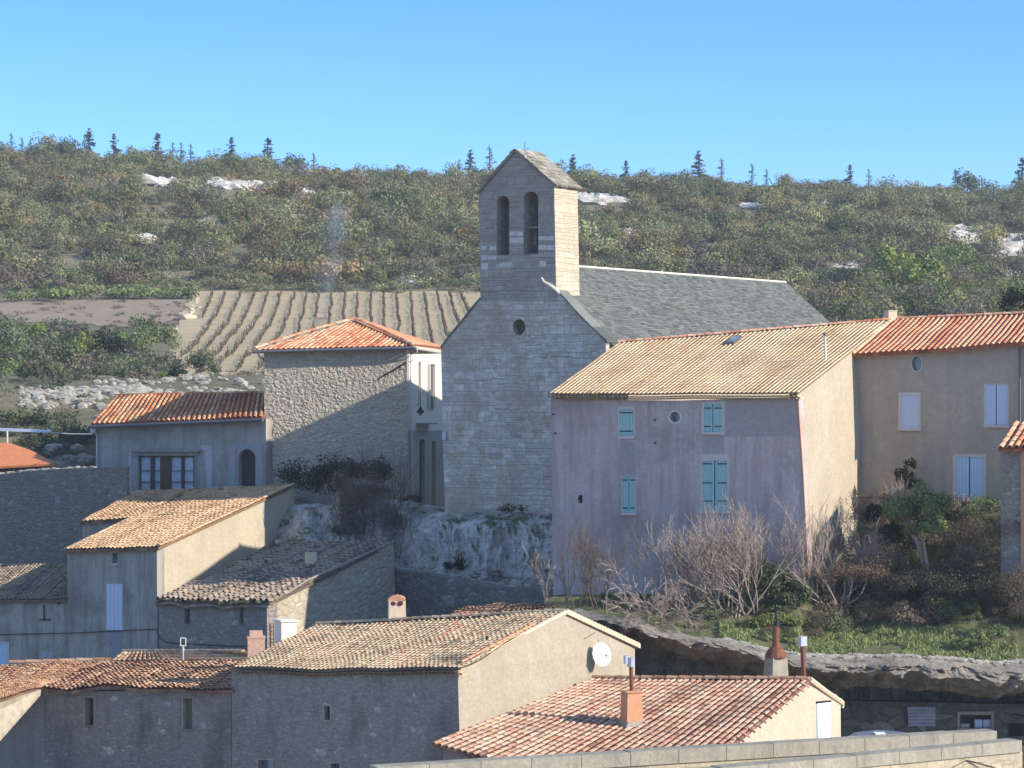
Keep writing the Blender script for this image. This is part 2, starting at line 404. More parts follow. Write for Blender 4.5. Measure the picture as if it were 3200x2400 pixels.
# ------------------------------------------------------------------ walls and openings
def rough(pts, step=.9, amp=.03, seed=0, keep=()):
    return pts
def wall(parent, name, w, outline, mat, holes=(), th=.45, through=False, extra=None):
    mb = MB(); loops = [[w.at(*p) for p in outline]]+[[w.at(*p) for p in h] for h in holes]
    mb.prism(loops, -w.n3*th, through)
    if extra: extra(mb)
    return mb.make(name, mat, parent)
def slab_poly(parent, name, pts, mat, th=.4, out=None, holes=()):
    """prism from free 3-D points; out = outward direction"""
    pts = [Vector(p) for p in pts]; mb = MB(); mb.prism([pts]+[list(h) for h in holes], -Vector(out).normalized()*th); return mb.make(name, mat, parent)
def rect(x0, y0, x1, y1): return [(x0,y0),(x1,y0),(x1,y1),(x0,y1)]
def oval(cx, cy, rx, ry, n=18): return [(cx+rx*math.cos(2*math.pi*i/n), cy+ry*math.sin(2*math.pi*i/n)) for i in range(n)]
def ring(mb, w, inner, outer, d0, d1, mi=0):
    n = len(inner); vs = [w.at(*p, d1) for p in inner]+[w.at(*p, d1) for p in outer]+[w.at(*p, d0) for p in inner]+[w.at(*p, d0) for p in outer]
    fs = []
    for i in range(n):
        j = (i+1) % n; fs += [(i, j, n+j, n+i), (i, j, 2*n+j, 2*n+i), (n+i, n+j, 3*n+j, 3*n+i)]
    mb.add(vs, fs, mi)
def frame(parent, w, x0, y0, x1, y1, fw, mat, name='window', d=.025, bot=None, depth=.12, top=None, label=None):
    mb = MB(); bot = fw if bot is None else bot; top = fw if top is None else top
    mb.wbox(w, x0-fw, y0-top, x1+fw, y0, -depth, d); 
    if bot: mb.wbox(w, x0-fw*1.15, y1, x1+fw*1.15, y1+bot, -depth, d+.07)
    mb.wbox(w, x0-fw, y0, x0, y1, -depth, d); mb.wbox(w, x1, y0, x1+fw, y1, -depth, d)
    o = mb.make(name, mat, parent)
    return o
def shutters(win, w, x0, y0, x1, y1, leaves, mat, hm, rows=(.09,.9), d=-.02, louver=False):
    n = leaves; gap = (x1-x0)*.022
    for k in range(n):
        a = x0+(x1-x0)*k/n+(gap if k else 0); b = x0+(x1-x0)*(k+1)/n-(gap if k < n-1 else 0); mb = MB()
        mb.wbox(w, a, y0, b, y1, d-.05, d)
        if louver:
            m = 13
            for i in range(m):
                yy = y0+(y1-y0)*(i+.5)/m; mb.wbox(w, a+(b-a)*.1, yy, b-(b-a)*.1, yy+(y1-y0)/m*.45, d, d+.018)
            mb.wbox(w, a, y0, a+(b-a)*.1, y1, d, d+.02); mb.wbox(w, b-(b-a)*.1, y0, b, y1, d, d+.02)
        else:
            np_ = 4 if n < 3 else 2
            for i in range(np_): mb.wbox(w, a+(b-a)*(i+.07)/np_, y0+1, a+(b-a)*(i+.93)/np_, y1-1, d, d+.014)
        if hm:
            for r in rows:
                yy = y0+(y1-y0)*r; q0, q1 = (a, a+(b-a)*.82) if (k == 0) else (a+(b-a)*.18, b)
                mb.wbox(w, q0, yy-1.7, q1, yy+1.7, d+.012, d+.03, 1)
        mb.make('shutter', [mat, hm or mat], win)
def anchor_box(mb, *a): pass

def chimney(parent, base, sx, sy, h, rz, mat, cap='slab', capmat=None, top=.96, name='chimney'):
    mb = MB(); mb.box(base, sx, sy, h, rz, 0, top)
    c = mb.make(name, mat, parent); t = Vector(base)+Vector((0,0,h)); mb = MB()
    if cap == 'slab': mb.box(t, sx*1.15, sy*1.15, .07, rz)
    elif cap == 'pot': mb.box(t, sx*1.08, sy*1.08, .06, rz); mb.box(t+Vector((0,0,.06)), sx*.8, sy*.8, .2, rz, 0, .92)
    elif cap == 'plate': mb.box(t, sx*1.04, sy*1.04, .05, rz)
    if cap: mb.make('chimney_cap', capmat or mat, c)
    return c
# ------------------------------------------------------------------ palette
m_ash = ashlar('church_stone', (.54,.51,.47), (.68,.645,.60), (.25,.22,.185), (.37,.30,.23), 1.0)
m_bside = ashlar('sunlit_belfry_stone', (.47,.41,.31), (.54,.475,.37), (.30,.255,.185), (.40,.34,.24), .5)  # paler copy of the belfry stone, sunlit look put into its colour
m_bell = ashlar('belfry_stone', (.33,.295,.26), (.41,.37,.33), (.22,.19,.16), (.24,.20,.16), .6)
m_slate = tile_mat('stone_slate', [(.085,.09,.083),(.13,.138,.128),(.155,.16,.148),(.19,.19,.17)], (.20,.18,.13), .25, (.06,.062,.06), .3)
m_lauze = tile_mat('stone_slabs', [(.20,.18,.14),(.33,.30,.24),(.42,.39,.33),(.27,.25,.21)], (.16,.13,.09), .4, (.08,.07,.05), .6)
m_white = simple('lime_mortar', (.62,.58,.50), .9)
m_B = plaster('mauve_render', (.50,.395,.37), (.57,.475,.455), (.30,.24,.225), .9, .3)
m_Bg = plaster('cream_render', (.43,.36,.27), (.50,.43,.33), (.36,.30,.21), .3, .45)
m_C = plaster('ochre_grey_render', (.49,.385,.29), (.41,.345,.285), (.28,.24,.21), .45, .3)
m_J = rubble('roughcast', (.47,.41,.32), (.54,.47,.37), (.42,.365,.285), .16, .7)
m_Jw = simple('white_render', (.70,.64,.53), .9, var=.06)
m_Jlow = plaster('shaded_side_render', (.46,.42,.36), (.54,.50,.42), (.26,.24,.21), .6, .5)  # greyer render for the lower side wall, shade put into its colour
m_K = plaster('grey_smooth_render', (.34,.315,.28), (.42,.39,.355), (.21,.19,.175), .8, .25)
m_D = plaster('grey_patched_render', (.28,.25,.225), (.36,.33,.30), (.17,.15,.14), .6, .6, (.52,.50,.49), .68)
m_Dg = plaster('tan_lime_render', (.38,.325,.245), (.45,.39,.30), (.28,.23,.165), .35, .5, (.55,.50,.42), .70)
m_E = rubble('dark_mossy_rubble', (.25,.225,.20), (.32,.29,.265), (.25,.225,.20), .15, .7, (.50,.48,.46), .975, (.11,.10,.08))
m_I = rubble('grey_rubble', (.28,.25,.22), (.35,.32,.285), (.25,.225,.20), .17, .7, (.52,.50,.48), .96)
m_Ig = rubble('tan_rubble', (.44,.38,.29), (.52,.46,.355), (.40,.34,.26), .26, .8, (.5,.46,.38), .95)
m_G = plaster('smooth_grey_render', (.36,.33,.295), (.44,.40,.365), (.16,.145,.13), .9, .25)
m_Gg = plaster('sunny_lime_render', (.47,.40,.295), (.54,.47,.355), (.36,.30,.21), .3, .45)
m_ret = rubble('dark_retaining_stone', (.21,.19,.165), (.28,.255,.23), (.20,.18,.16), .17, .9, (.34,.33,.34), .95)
m_tB = tile_mat('pale_ochre_tiles', [(.035,.02,.012),(.48,.33,.20),(.62,.45,.29),(.68,.52,.35),(.72,.58,.42)], (.52,.36,.14), .4, (.18,.12,.08), .4)
m_tC = tile_mat('orange_tiles', [(.09,.02,.012),(.55,.20,.10),(.66,.32,.19),(.70,.42,.27),(.74,.50,.34)], (.60,.30,.15), .2, (.30,.12,.07), .3)
m_tJ = tile_mat('mixed_orange_tiles', [(.12,.03,.015),(.50,.17,.08),(.60,.28,.15),(.66,.40,.25),(.70,.50,.34)], (.6,.42,.25), .15, (.22,.1,.07), .3)
m_tK = tile_mat('bright_orange_tiles', [(.28,.06,.03),(.52,.17,.07),(.60,.26,.12),(.66,.38,.20),(.74,.55,.38)], None, 0, (.05,.04,.04), .7)
m_tD = tile_mat('weathered_buff_tiles', [(.06,.045,.035),(.33,.24,.16),(.45,.335,.22),(.52,.40,.27),(.52,.24,.14)], (.46,.40,.27), .4, (.10,.08,.06), .6, .7)
m_tE = tile_mat('rusty_old_tiles', [(.07,.04,.03),(.33,.17,.10),(.42,.22,.13),(.50,.30,.18),(.50,.38,.25)], (.42,.32,.19), .35, (.12,.07,.05), .6)
m_tF = tile_mat('terracotta_pink_tiles', [(.04,.012,.01),(.40,.20,.13),(.52,.31,.21),(.60,.42,.30),(.52,.25,.15)], (.60,.50,.38), .35, (.09,.05,.045), .65)
m_tG = tile_mat('mustard_mossy_tiles', [(.05,.028,.018),(.42,.25,.13),(.54,.35,.20),(.58,.40,.24),(.52,.28,.14)], (.36,.29,.18), .3, (.14,.09,.06), .5)
m_tI = tile_mat('dark_lichen_tiles', [(.05,.04,.03),(.24,.185,.15),(.30,.235,.185),(.37,.295,.22),(.40,.27,.18)], (.46,.38,.22), .25, (.07,.06,.05), .6, .6)
m_teal = simple('teal_paint', (.30,.47,.46), .6, var=.08)
m_lav = simple('pale_blue_paint', (.50,.54,.66), .6, var=.06)
m_lblue = simple('light_blue_paint', (.40,.54,.70), .6, var=.06)
m_sky = simple('ice_blue_paint', (.55,.76,.84), .6, var=.04)
m_trim = simple('limewash_trim', (.52,.46,.42), .9, var=.15)
m_iron = simple('black_iron', (.025,.022,.022), .6)
m_wood = simple('brown_wood', (.10,.065,.045), .8)
m_dark = simple('dark_interior', (.015,.014,.013), .95)
m_zinc = simple('grey_zinc', (.13,.135,.15), .5, .3)
m_zincw = simple('pale_pvc', (.55,.53,.50), .5)
m_brick = simple('pink_brick', (.50,.31,.235), .9, var=.3, sc=9, bump=.5)
m_terra = simple('terracotta_chimney_block', (.52,.26,.145), .9, var=.15)
m_cream = simple('cream_chimney_render', (.56,.46,.33), .9, var=.12)
m_rust = simple('rusted_steel', (.19,.075,.045), .7, .2, var=.4, sc=5)
m_soot = simple('sooty_steel', (.03,.028,.03), .7)
m_galv = simple('galvanised_steel', (.42,.44,.50), .45, .3)
m_dish = simple('white_enamel', (.80,.80,.78), .5, var=.03)
m_coping = plaster('pale_stone_coping', (.33,.295,.235), (.42,.38,.31), (.22,.20,.16), .8, .6)
m_para = ashlar('parapet_blocks', (.42,.36,.26), (.50,.43,.32), (.24,.20,.14), (.36,.30,.21))
m_conc = simple('grey_mortar', (.30,.27,.22), .9, var=.3, sc=3, bump=.5)
m_rockl = rock_mat('limestone', (.62,.59,.56), (.46,.43,.39), (.19,.17,.14), (.09,.11,.05), .8)
m_rockw = rock_mat('white_limestone', (.42,.385,.33), (.30,.27,.225), (.17,.145,.11), None, .6)
m_cliff = rock_mat('cliff_limestone', (.34,.30,.245), (.21,.185,.155), (.09,.08,.065), None, .7, 1.0)
m_cliffd = rock_mat('undercut_limestone', (.33,.30,.25), (.23,.20,.17), (.11,.095,.08), None, .8)  # rock of the undercut, about the same tone as the cliff face
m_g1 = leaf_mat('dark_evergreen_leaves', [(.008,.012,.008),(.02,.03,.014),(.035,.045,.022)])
m_g2 = leaf_mat('fresh_green_leaves', [(.09,.115,.035),(.16,.20,.075),(.24,.28,.12)])
m_g3 = leaf_mat('olive_leaves', [(.07,.085,.045),(.13,.15,.08),(.19,.21,.12)])
m_Df = rubble('grey_roughcast_stone', (.27,.24,.215), (.34,.31,.28), (.27,.245,.22), .13, .8, (.50,.48,.46), .97, (.15,.13,.115))
m_g4 = leaf_mat('grey_twigs', [(.06,.05,.045),(.11,.09,.075),(.16,.13,.105)])
m_g5 = leaf_mat('brown_brush', [(.10,.07,.05),(.17,.12,.085),(.24,.175,.125)])
m_g6 = leaf_mat('rust_leaves', [(.15,.09,.035),(.23,.135,.05),(.28,.17,.07)])
m_g7 = leaf_mat('lime_leaves', [(.12,.15,.03),(.19,.23,.05),(.26,.31,.08)])
m_gc = leaf_mat('conifer_needles', [(.04,.05,.035),(.075,.085,.06),(.11,.115,.085)])
m_tint = leaf_mat('scrub_leaves', None, True)
m_twig = simple('pale_bark', (.33,.26,.215), .9, var=.3, sc=8)
m_twigd = simple('brown_bark', (.13,.10,.08), .9, var=.3, sc=8)
m_bark = simple('dark_bark', (.07,.055,.045), .9)
m_car = simple('silver_blue_paint', (.25,.29,.42), .3, .5, var=.03, bump=0)
m_rubber = simple('black_rubber', (.02,.02,.02), .8)
t = NT('window_glass'); t.b.inputs['Roughness'].default_value = .08; t.b.inputs['Specular IOR Level'].default_value = .8
m_glass = t.done(t.ramp(t.noise(1.5), [(.35,(.06,.09,.12)),(.65,(.20,.28,.36))]), None, .08)
# ================================================================== CHURCH
wc = Wall(1378,126,1893,121.5); nd = Vector((-wc.n.x, -wc.n.y, 0)); mid = wc.at(1632,822); EZ = 1.82; RZ = 5.56
ch = thing('church', wc.at(1640,1600), 'old stone church with twin-arched belfry and long grey slate roof', 'church')
fac = [(1378,1088),(1405,1050),(1440,1008),(1475,962),(1503,928),(1503,942),(1737,942),(1737,906),(1770,940),(1800,976),(1850,1027),(1893,1068),(1905,1660),(1391,1660)]
ocu = oval(1622,1022,23,29)
wall(ch, 'facade_wall', wc, fac, m_ash, [ocu], th=.9)
mb = MB(); ring(mb, wc, oval(1622,1022,20,25), oval(1622,1022,27,34), -.25, .02); mb.make('round_window', m_ash, ch)
mb = MB(); mb.prism([[wc.at(*p, -.55) for p in oval(1622,1022,24,30)]], -wc.n3*.03); mb.make('window_pane', simple('murky_glass',(.17,.18,.10),.4), ch)
def arch(xl, xr, yt, yb, n=9):
    r = (xr-xl)/2; c = (xl+xr)/2
    return [(xl,yb)]+[(c-r*math.cos(math.pi*i/n), yt+r*1.05*(1-math.sin(math.pi*i/n))) for i in range(n+1)]+[(xr,yb)]
bel = [(1503,942),(1500,760),(1496,592),(1550,532),(1607,470),(1668,520),(1729,573),(1733,760),(1737,942)]
BD = 2.15
bf = wall(ch, 'belfry', wc, bel, m_bell, [arch(1552,1591,612,798), arch(1636,1682,598,795)], th=BD, through=True)
mb = MB()
for x0,x1,y in ((1636,1682,708),(1552,1591,795),(1636,1682,790)): mb.wbox(wc,x0,y,x1,y+5,-1.9,-.5)
mb.wbox(wc,1657,640,1662,668,-.9,-.7); mb.wbox(wc,1660,700,1676,770,-1.0,-.9)
mb.make('bell_beam', m_bell, bf)
m_pb = simple('pale_block',(.50,.48,.45),.9,var=.3,sc=4,bump=.4)
for x0,y0,x1,y1 in ((1592,723,1635,737),(1592,742,1635,759),(1683,738,1731,751),(1683,766,1708,781),(1710,766,1733,781),(1504,768,1520,781),(1531,770,1551,781),(1504,798,1522,811),(1524,799,1551,811),(1504,822,1525,843),(1561,820,1580,834),(1582,818,1601,832),(1686,815,1706,833)):
    mb = MB(); mb.wbox(wc,x0,y0,x1,y1,0,.006); mb.make('pale_block', m_pb, bf)
bs = wc.at(1737,942)+wc.d3*.004; bt = wc.at(1729.5,574)+wc.d3*.004; mb = MB(); mb.box8([bs, bs+nd*BD, bt+nd*BD, bt], wc.d3*.03); mb.make('belfry_side_wall', m_bside, bf)

k = nd*BD; ap = wc.at(1607,464,.12); er = wc.at(1737,578,.12); el = wc.at(1489,600,.12)
bk = k+nd*.25
slabs(bf, 'belfry_roof', er, er+bk, ap+bk, ap, 9, m_lauze, .45, .05, 4)
slabs(bf, 'belfry_roof', el+bk, el, ap, ap+bk, 9, m_lauze, .45, .05, 5)
mb = MB(); q = wc.at(1640,470,-.9); mb.tube([q, q+Vector((0,0,.42))], .015); mb.tube([q+Vector((-.03,0,.0)), q+Vector((.18,0,.08)), q+Vector((.2,0,.13))], .015); mb.make('roof_spike', m_iron, bf)
NL = 28.0
ridF = Vector((mid.x, mid.y, RZ)); ridB = ridF+nd*NL
eF = wc.at(1897,1072); eF.z = EZ; wF = wc.at(1374,1090); wF.z = EZ
ov = Vector((wc.d.x, wc.d.y, -.8))*.18
slabs(ch, 'nave_roof', eF+ov+nd*.35, eF+ov+nd*(NL+.3), ridB+nd*.3, ridF+nd*.35, 46, m_slate, .42, .03, 8)
slabs(ch, 'nave_roof', wF+nd*(NL+.3), wF+nd*.35, ridF+nd*.35, ridB+nd*.3, 30, m_slate, .6, .03, 9)
for pl_ in ([(1376,1084),(1404,1046),(1440,1004),(1474,960),(1500,930)], [(1741,908),(1770,937),(1800,972),(1850,1023),(1897,1066)]):
    for a, b in zip(pl_, pl_[1:]):
        mb = MB(); mb.box8([wc.at(a[0],a[1]+4,.07), wc.at(b[0],b[1]+4,.07), wc.at(b[0],b[1]-2,.07), wc.at(a[0],a[1]-2,.07)], nd*.95); mb.make('verge_slab', m_slate, ch)
mb = MB(); mb.tube([ridF+nd*2.0+Vector((0,0,.02)), ridB+nd*.3+Vector((0,0,.02))], .06, 6); mb.make('ridge_cap', m_white, ch)
mb = MB(); mb.tube([wc.at(1693,868,.05), wc.at(1700,880,.05), wc.at(1722,893,.05), wc.at(1740,908,.05), wc.at(1752,920,.03)], [.06,.07,.09,.08,.04], 6); mb.make('coping', m_white, ch)
for a0, o in ((eF, wc.d3), (wF, -wc.d3)):
    slab_poly(ch, 'nave_wall', [a0+nd*.9, a0+nd*NL, a0+nd*NL-Vector((0,0,12)), a0+nd*.9-Vector((0,0,12))], m_Bg if a0 is eF else m_ash, .6, o)
slab_poly(ch, 'rear_wall', [eF+nd*(NL-.02), ridB-Vector((0,0,.1)), wF+nd*(NL-.02), wF+nd*(NL-.02)-Vector((0,0,10)), eF+nd*(NL-.02)-Vector((0,0,10))], m_ash, .5, nd)

# ================================================================== TEAL SHUTTER HOUSE
wb = Wall(1722,112.3,2492,106.3)
hb = thing('village_house', wb.at(2100,1850), 'large mauve rendered house with teal shutters and a sunlit cream gable', 'house', 'village houses')
Bf, Bb = P(2497,1230,106.0), P(2785,1000,117.0); BA, BDd = P(1712,1232,112.0), P(1932,1071,118.4)
W = [((2257-1700-557),0)]
wins = [(1935,1280,1978,1362),(2200,1262,2255,1350),(1945,1490,1985,1602),(2195,1440,2272,1597)]
holes = [rect(a,b,c,d) for a,b,c,d in wins]+[oval(2109,1303,17,17)]+[rect(1807,1547,1820,1573)]
wall(hb, 'front_wall', wb, [(1722,1248),(2110,1252),(2491,1240),(2508,1480),(2528,1880),(1729,1880)], m_B, holes, th=.5)
for i,(a,b,c,d) in enumerate(wins):
    fw = (4,8,3,6)[i]
    w_ = frame(hb, wb, a, b, c, d, fw, m_trim, bot=(10,8,8,8)[i], d=.012, top=(9,6,0.5,20)[i])
    shutters(w_, wb, a, b, c, d, (1,2,2,2)[i], m_teal, m_iron, rows=((.12,.82),(.15,.8),(.09,.87),(.06,.44,.8))[i], d=-.03)
    if i == 0:
        mb = MB(); 
        for r in (.12,.82): mb.wbox(wb, a+26, b+(d-b)*r-2, c-1, b+(d-b)*r+1, -.02,.0)
        mb.make('hinge', m_iron, w_)
mb = MB(); ring(mb, wb, oval(2109,1303,17,17), oval(2109,1303,21.5,21), -.3, .02); o_ = mb.make('round_window', m_white, hb)
mb = MB(); mb.prism([[wb.at(*p,-.3) for p in oval(2109,1303,18,18)]], -wb.n3*.02); mb.make('pane', m_glass, o_)
mb = MB()
for x,y in ((2045,1312),(2045,1384),(1728,1295),(1734,1354)): mb.wbox(wb, x-2,y-2.5,x+2,y+2.5,-.0,.05); mb.wbox(wb,x-.8,y-2,x+5,y-.5,.02,.06)
mb.make('wall_anchor', m_iron, hb)
for px,x0,y0,x1,y1 in ((0,1938,1381,1985,1484),(0,2203,1362,2262,1416),(0,2266,1243,2489,1364)):
    mb = MB(); mb.wbox(wb,x0,y0,x1,y1,0,.005); mb.make('render_patch', plaster('patch_render',(.37,.325,.31),(.39,.345,.33),None,.3,.2), hb)
cb = wb.at(2528,1880); ct = wb.at(2491,1230); gn = wb.d3+wb.n3*.35
gr = P(2668,1107,112.9)
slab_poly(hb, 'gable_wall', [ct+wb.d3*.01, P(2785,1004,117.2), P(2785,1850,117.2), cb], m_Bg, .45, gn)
mb = MB(); mb.tube([ct+gn*.03, wb.at(2508,1480)+gn*.03, cb+gn*.03], .035, 5); mb.make('corner_bead', m_terra, hb)
mb = MB()
for x,y,Y in ((2533,1425,107),(2582,1432,108.5),(2640,1184,111),(2645,1390,111.4)):
    p = P(x,y,Y); mb.box(p+gn*.25, .12,.12,.1, .5)
slab_poly(hb, 'rear_gable_wall', [wb.at(1722,1240), P(1932,1075,118.5), P(1932,1700,118.5), wb.at(1729,1880)], m_B, .45, Vector((-.9,.3,0)))
rfB = tiles(hb, 'front_roof', BA+Vector((0,0,.04)), Bf+Vector((0,0,.04)), Bb, BDd, 58, 22, m_tB, sag=.06, wav=.05, jit=.10, tw=.56, hh=.36, seed=11, thick=.05)
mb = MB(); S_,N_ = surf(BA,Bf,Bb,BDd,.06,.05,11)
for i in range(58):                                     # two mortared courses of tile ends under the eave
    for row in (0,1):
        c = S_((i+.5+.5*row)/58, 0, 0)-Vector((0,0,.115+.085*row))+wb.n3*(.05-.07*row); du = wb.d3; vs = []
        for q in range(6): a = math.pi*q/5; vs += [c+du*math.cos(a)*.07+Vector((0,0,math.sin(a)*.07)), c+du*math.cos(a)*.07+Vector((0,0,math.sin(a)*.07))-wb.n3*.3]
        mb.add(vs, [(2*q,2*q+1,2*q+3,2*q+2) for q in range(5)], 0, R.uniform(.3,.9))
mb.make('tile_cornice', m_tB, hb)
bb = Vector((-.1,3.2,-1.0))
tiles(hb, 'rear_roof', Bb+bb+Vector((1.5,1.0,0)), BDd+bb*.8, BDd, Bb, 50, 8, m_tB, seed=12)
caps(rfB, 'ridge_tiles', BDd+Vector((0,0,.02)), Bb+Vector((0,0,.02)), m_tC, .10, .38, 5)
# skylight and vent flue on the roof
def onS(S, px, py, lift=0):        # point of a roof surface seen at a pixel
    best = None
    for i in range(101):
        for j in range(51):
            p = S(i/100, j/50, lift); x = 1600+F*p.x/p.y; y = 1200-F*p.z/p.y; e = (x-px)**2+(y-py)**2
            if best is None or e < best[0]: best = (e, i/100, j/50)
    return best[1], best[2]
def roofbox(S, u0, u1, v0, v1, h0, h1, mb, mi=0):
    q = [S(u0,v0,h1),S(u1,v0,h1),S(u1,v1,h1),S(u0,v1,h1)]; q2 = [S(u0,v0,h0),S(u1,v0,h0),S(u1,v1,h0),S(u0,v1,h0)]
    mb.add(q+q2, [(0,1,2,3),(4,5,6,7),(0,1,5,4),(1,2,6,5),(2,3,7,6),(3,0,4,7)], mi)
u, v = onS(S_, 2293, 1068); mb = MB(); roofbox(S_, u-.013,u+.016,v-.05,v+.06,.02,.14,mb); sk = mb.make('skylight', m_zinc, rfB)
mb = MB(); roofbox(S_, u-.008,u+.011,v-.03,v+.04,.14,.15,mb); mb.make('skylight_glass', m_glass, sk) if False else mb.make('skylight_glass', m_glass, rfB)
u, v = onS(S_, 2578, 1128); b0 = S_(u,v); mb = MB(); mb.tube([b0-Vector((0,0,.1)), b0+Vector((-.03,0,1.05))], .05, 8); mb.make('vent_flue', m_white, rfB)
mb = MB(); mb.tube([b0+Vector((-.03,0,1.0)), b0+Vector((-.03,0,1.13))], .075, 8); mb.make('flue_cap', m_zinc, rfB)
ck = P(2783,1004,117.3); cB = chimney(hb, ck-Vector((.0,0,.2)), .42,.5,.62, .3, m_cream, 'plate')

# ================================================================== OCHRE HOUSE AT RIGHT
wC = Wall(2668,112.8,3420,108.2)
hc = thing('village_house', wC.at(3000,1600), 'ochre grey house with pale blue shutters, small oval window and bright orange roof', 'house', 'village houses')
winC = [(2816,1234,2868,1338),(3080,1202,3146,1328),(2988,1428,3072,1592)]
wall(hc, 'front_wall', wC, [(2668,1112),(3420,1056),(3420,1850),(2668,1850)], m_C, [rect(*w) for w in winC]+[oval(2864,1136,16,24)], th=.5)
for i,(a,b,c,d) in enumerate(winC):
    w_ = frame(hc, wC, a, b, c, d, (9,6,10)[i], m_trim, bot=(8,8,0)[i], d=.015, top=(8,3,9)[i], name='door_frame' if i == 2 else 'window')
    shutters(w_, wC, a, b, c, d, (1,2,2)[i], (m_lav,m_lav,m_lblue)[i], None, d=-.03, louver=(i==0))
mb = MB(); ring(mb, wC, oval(2864,1136,15.5,23), oval(2864,1136,18,26), -.3, .015); o_ = mb.make('oval_window', m_trim, hc)
mb = MB(); mb.prism([[wC.at(*p,-.22) for p in oval(2864,1136,17,25)]], -wC.n3*.02); mb.make('pane', m_glass, o_)
mb = MB(); mb.wbox(wC,2690,1122,3420,1122.5-0+14,0,.03); mb = MB(); mb.wbox(wC,2668,1118,2684,1690,0,.05); mb.make('corner_pilaster', m_C, hc)
CA, CB = P(2656,1112,112.4), P(3430,1058,107.7); CD = P(2785,998,117.3); CC = P(3470,968,113.5)
rfC = tiles(hc, 'front_roof', CA+Vector((0,0,.05)), CB+Vector((0,0,.05)), CC, CD, 42, 15, m_tC, sag=.05, wav=.05, jit=.15, tw=.58, hh=.38, seed=21)
caps(rfC, 'ridge_tiles', CD, CC, m_tC, .11, .4, 6); caps(rfC, 'verge_tiles', CA+Vector((.1,0,.09)), CD+Vector((.1,0,.05)), m_tB, .10, .4, 7)
tiles(hc, 'rear_roof', CC+Vector((1.5,5,-1.6)), CD+Vector((1.2,5,-1.6)), CD, CC, 30, 10, m_tC, seed=22)
mb = MB(); g0 = wC.at(3187,1086,.12); mb.tube([g0, wC.at(3187,1690,.12)], .05, 7); mb.make('downpipe', m_zinc, hc)
# small annex with its own tiled canopy at the right edge
wX = Wall(3125,104.6,3420,102)
hx_ = thing('stone_annex', wX.at(3200,1600), 'small dark rubble annex with orange tiled lean-to roof in front of the ochre house', 'outbuilding')
wall(hx_, 'front_wall', wX, [(3127,1395),(3420,1375),(3420,1950),(3127,1950)], m_I, th=.4)
XA, XB = P(3118,1403,104.2), P(3430,1388,101.5)
rfX = tiles(hx_, 'roof', XA, XB, P(3480,1300,106), P(3168,1322,106.6), 13, 5, m_tC, jit=.3, tw=.8, hh=.5, seed=31)
mb = MB(); mb.wbox(wX,3190,1402,3203,1800,.02,.14); mb.make('sunlit_edge', m_terra, hx_)  # orange strip painted for the sunlit right edge of the annex

# ================================================================== HIP ROOF HOUSE (left of church)
wj = Wall(825,136.5,1275,135.8); ws = Wall(1275,135.8,1388,143)
hj = thing('village_house', wj.at(1050,1500), 'hip-roofed house of rough sandy render with a white side wall beside the church', 'house', 'village houses')
mb = MB(); mb.prism([[wj.at(*p,-.06) for p in [(826,1095),(1274,1090),(1276,1640),(828,1640)]]], -wj.n3*.4)
NX, NY = 250, 150; vs = []
for j in range(NY+1):
    for i in range(NX+1):
        px = 826+448*i/NX; py = 1092+ (1555-1092)*j/NY; p = wj.at(px, py)
        q = Vector((p.x*5.5, p.z*5.5, 3)); e = .030*noise.noise(q)+.022*noise.noise(q*2.3)+.02*noise.noise(q*.25)
        k = min(i, NX-i, 3)/3; vs.append(wj.at(px, py, e*k))
mb.add(vs, [(j*(NX+1)+i, j*(NX+1)+i+1, (j+1)*(NX+1)+i+1, (j+1)*(NX+1)+i) for j in range(NY) for i in range(NX)])
mb.make('front_wall', m_J, hj)
swin = [(1308,1130,1316,1262),(1346,1138,1360,1276),(1311,1372,1328,1570),(1350,1376,1362,1580)]
wall(hj, 'side_wall', ws, [(1275,1092),(1388,1098),(1388,1345),(1276,1345)], m_Jw, [rect(*w) for w in swin[:2]], th=.4)
wall(hj, 'side_wall', ws, [(1276,1345),(1388,1345),(1388,1640),(1277,1640)], m_Jlow, [arch(a,c,b,d) for a,b,c,d in swin[2:]], th=.42)
for i,(a,b,c,d) in enumerate(swin[:2]):
    w_ = frame(hj, ws, a, b, c, d, .5, m_Jw, bot=1, d=.02, depth=.2); shutters(w_, ws, a, b, c, d, 1, m_zinc, None, d=-.12)
mb = MB(); mb.wbox(ws,1344,1138,1346,1276,.02,.14); mb.make('open_shutter', m_zincw, hj)
for a,b,c,d in swin[2:]:
    mb = MB(); mb.wbox(ws,a,b,c,d,-.3,-.2); mb.make('door', m_wood, hj)
mb = MB(); mb.wbox(wj,1271,1096,1279,1195,.0,.03); mb.make('corner_quoin', m_Jw, hj)
mb = MB(); mb.wbox(ws,1326,1322,1368,1326,.0,.45); mb.make('door_canopy', m_conc, hj)
pk = P(1110,1001,139.8); ja, jb, jc_ = P(797,1094,136.1), P(1291,1081,135.35), P(1377,1093,142.6)
def hipclip(u):
    return (0, max(0, (u/.36 if u < .36 else (1-u)/.64)-.02))
dv = Vector((pk.x-(ja.x*.64+jb.x*.36), pk.y-(ja.y*.64+jb.y*.36), pk.z-(ja.z*.64+jb.z*.36)))
rfJ = tiles(hj, 'roof', ja, jb, jb+dv, ja+dv, 30, 12, m_tJ, clip=hipclip, sag=.02, wav=.05, jit=.25, tw=.64, hh=.42, seed=41)
dv2 = pk-(jb*.45+jc_*.55)
def hipclip2(u): return (0, max(0, (u/.55 if u < .55 else (1-u)/.45)-.02))
slab_poly(hj, 'side_roof', [jb, jc_+Vector((.3,1,0)), pk+Vector((.6,2.2,-.02)), pk], m_tJ, .05, Vector((.3,-.2,1)))
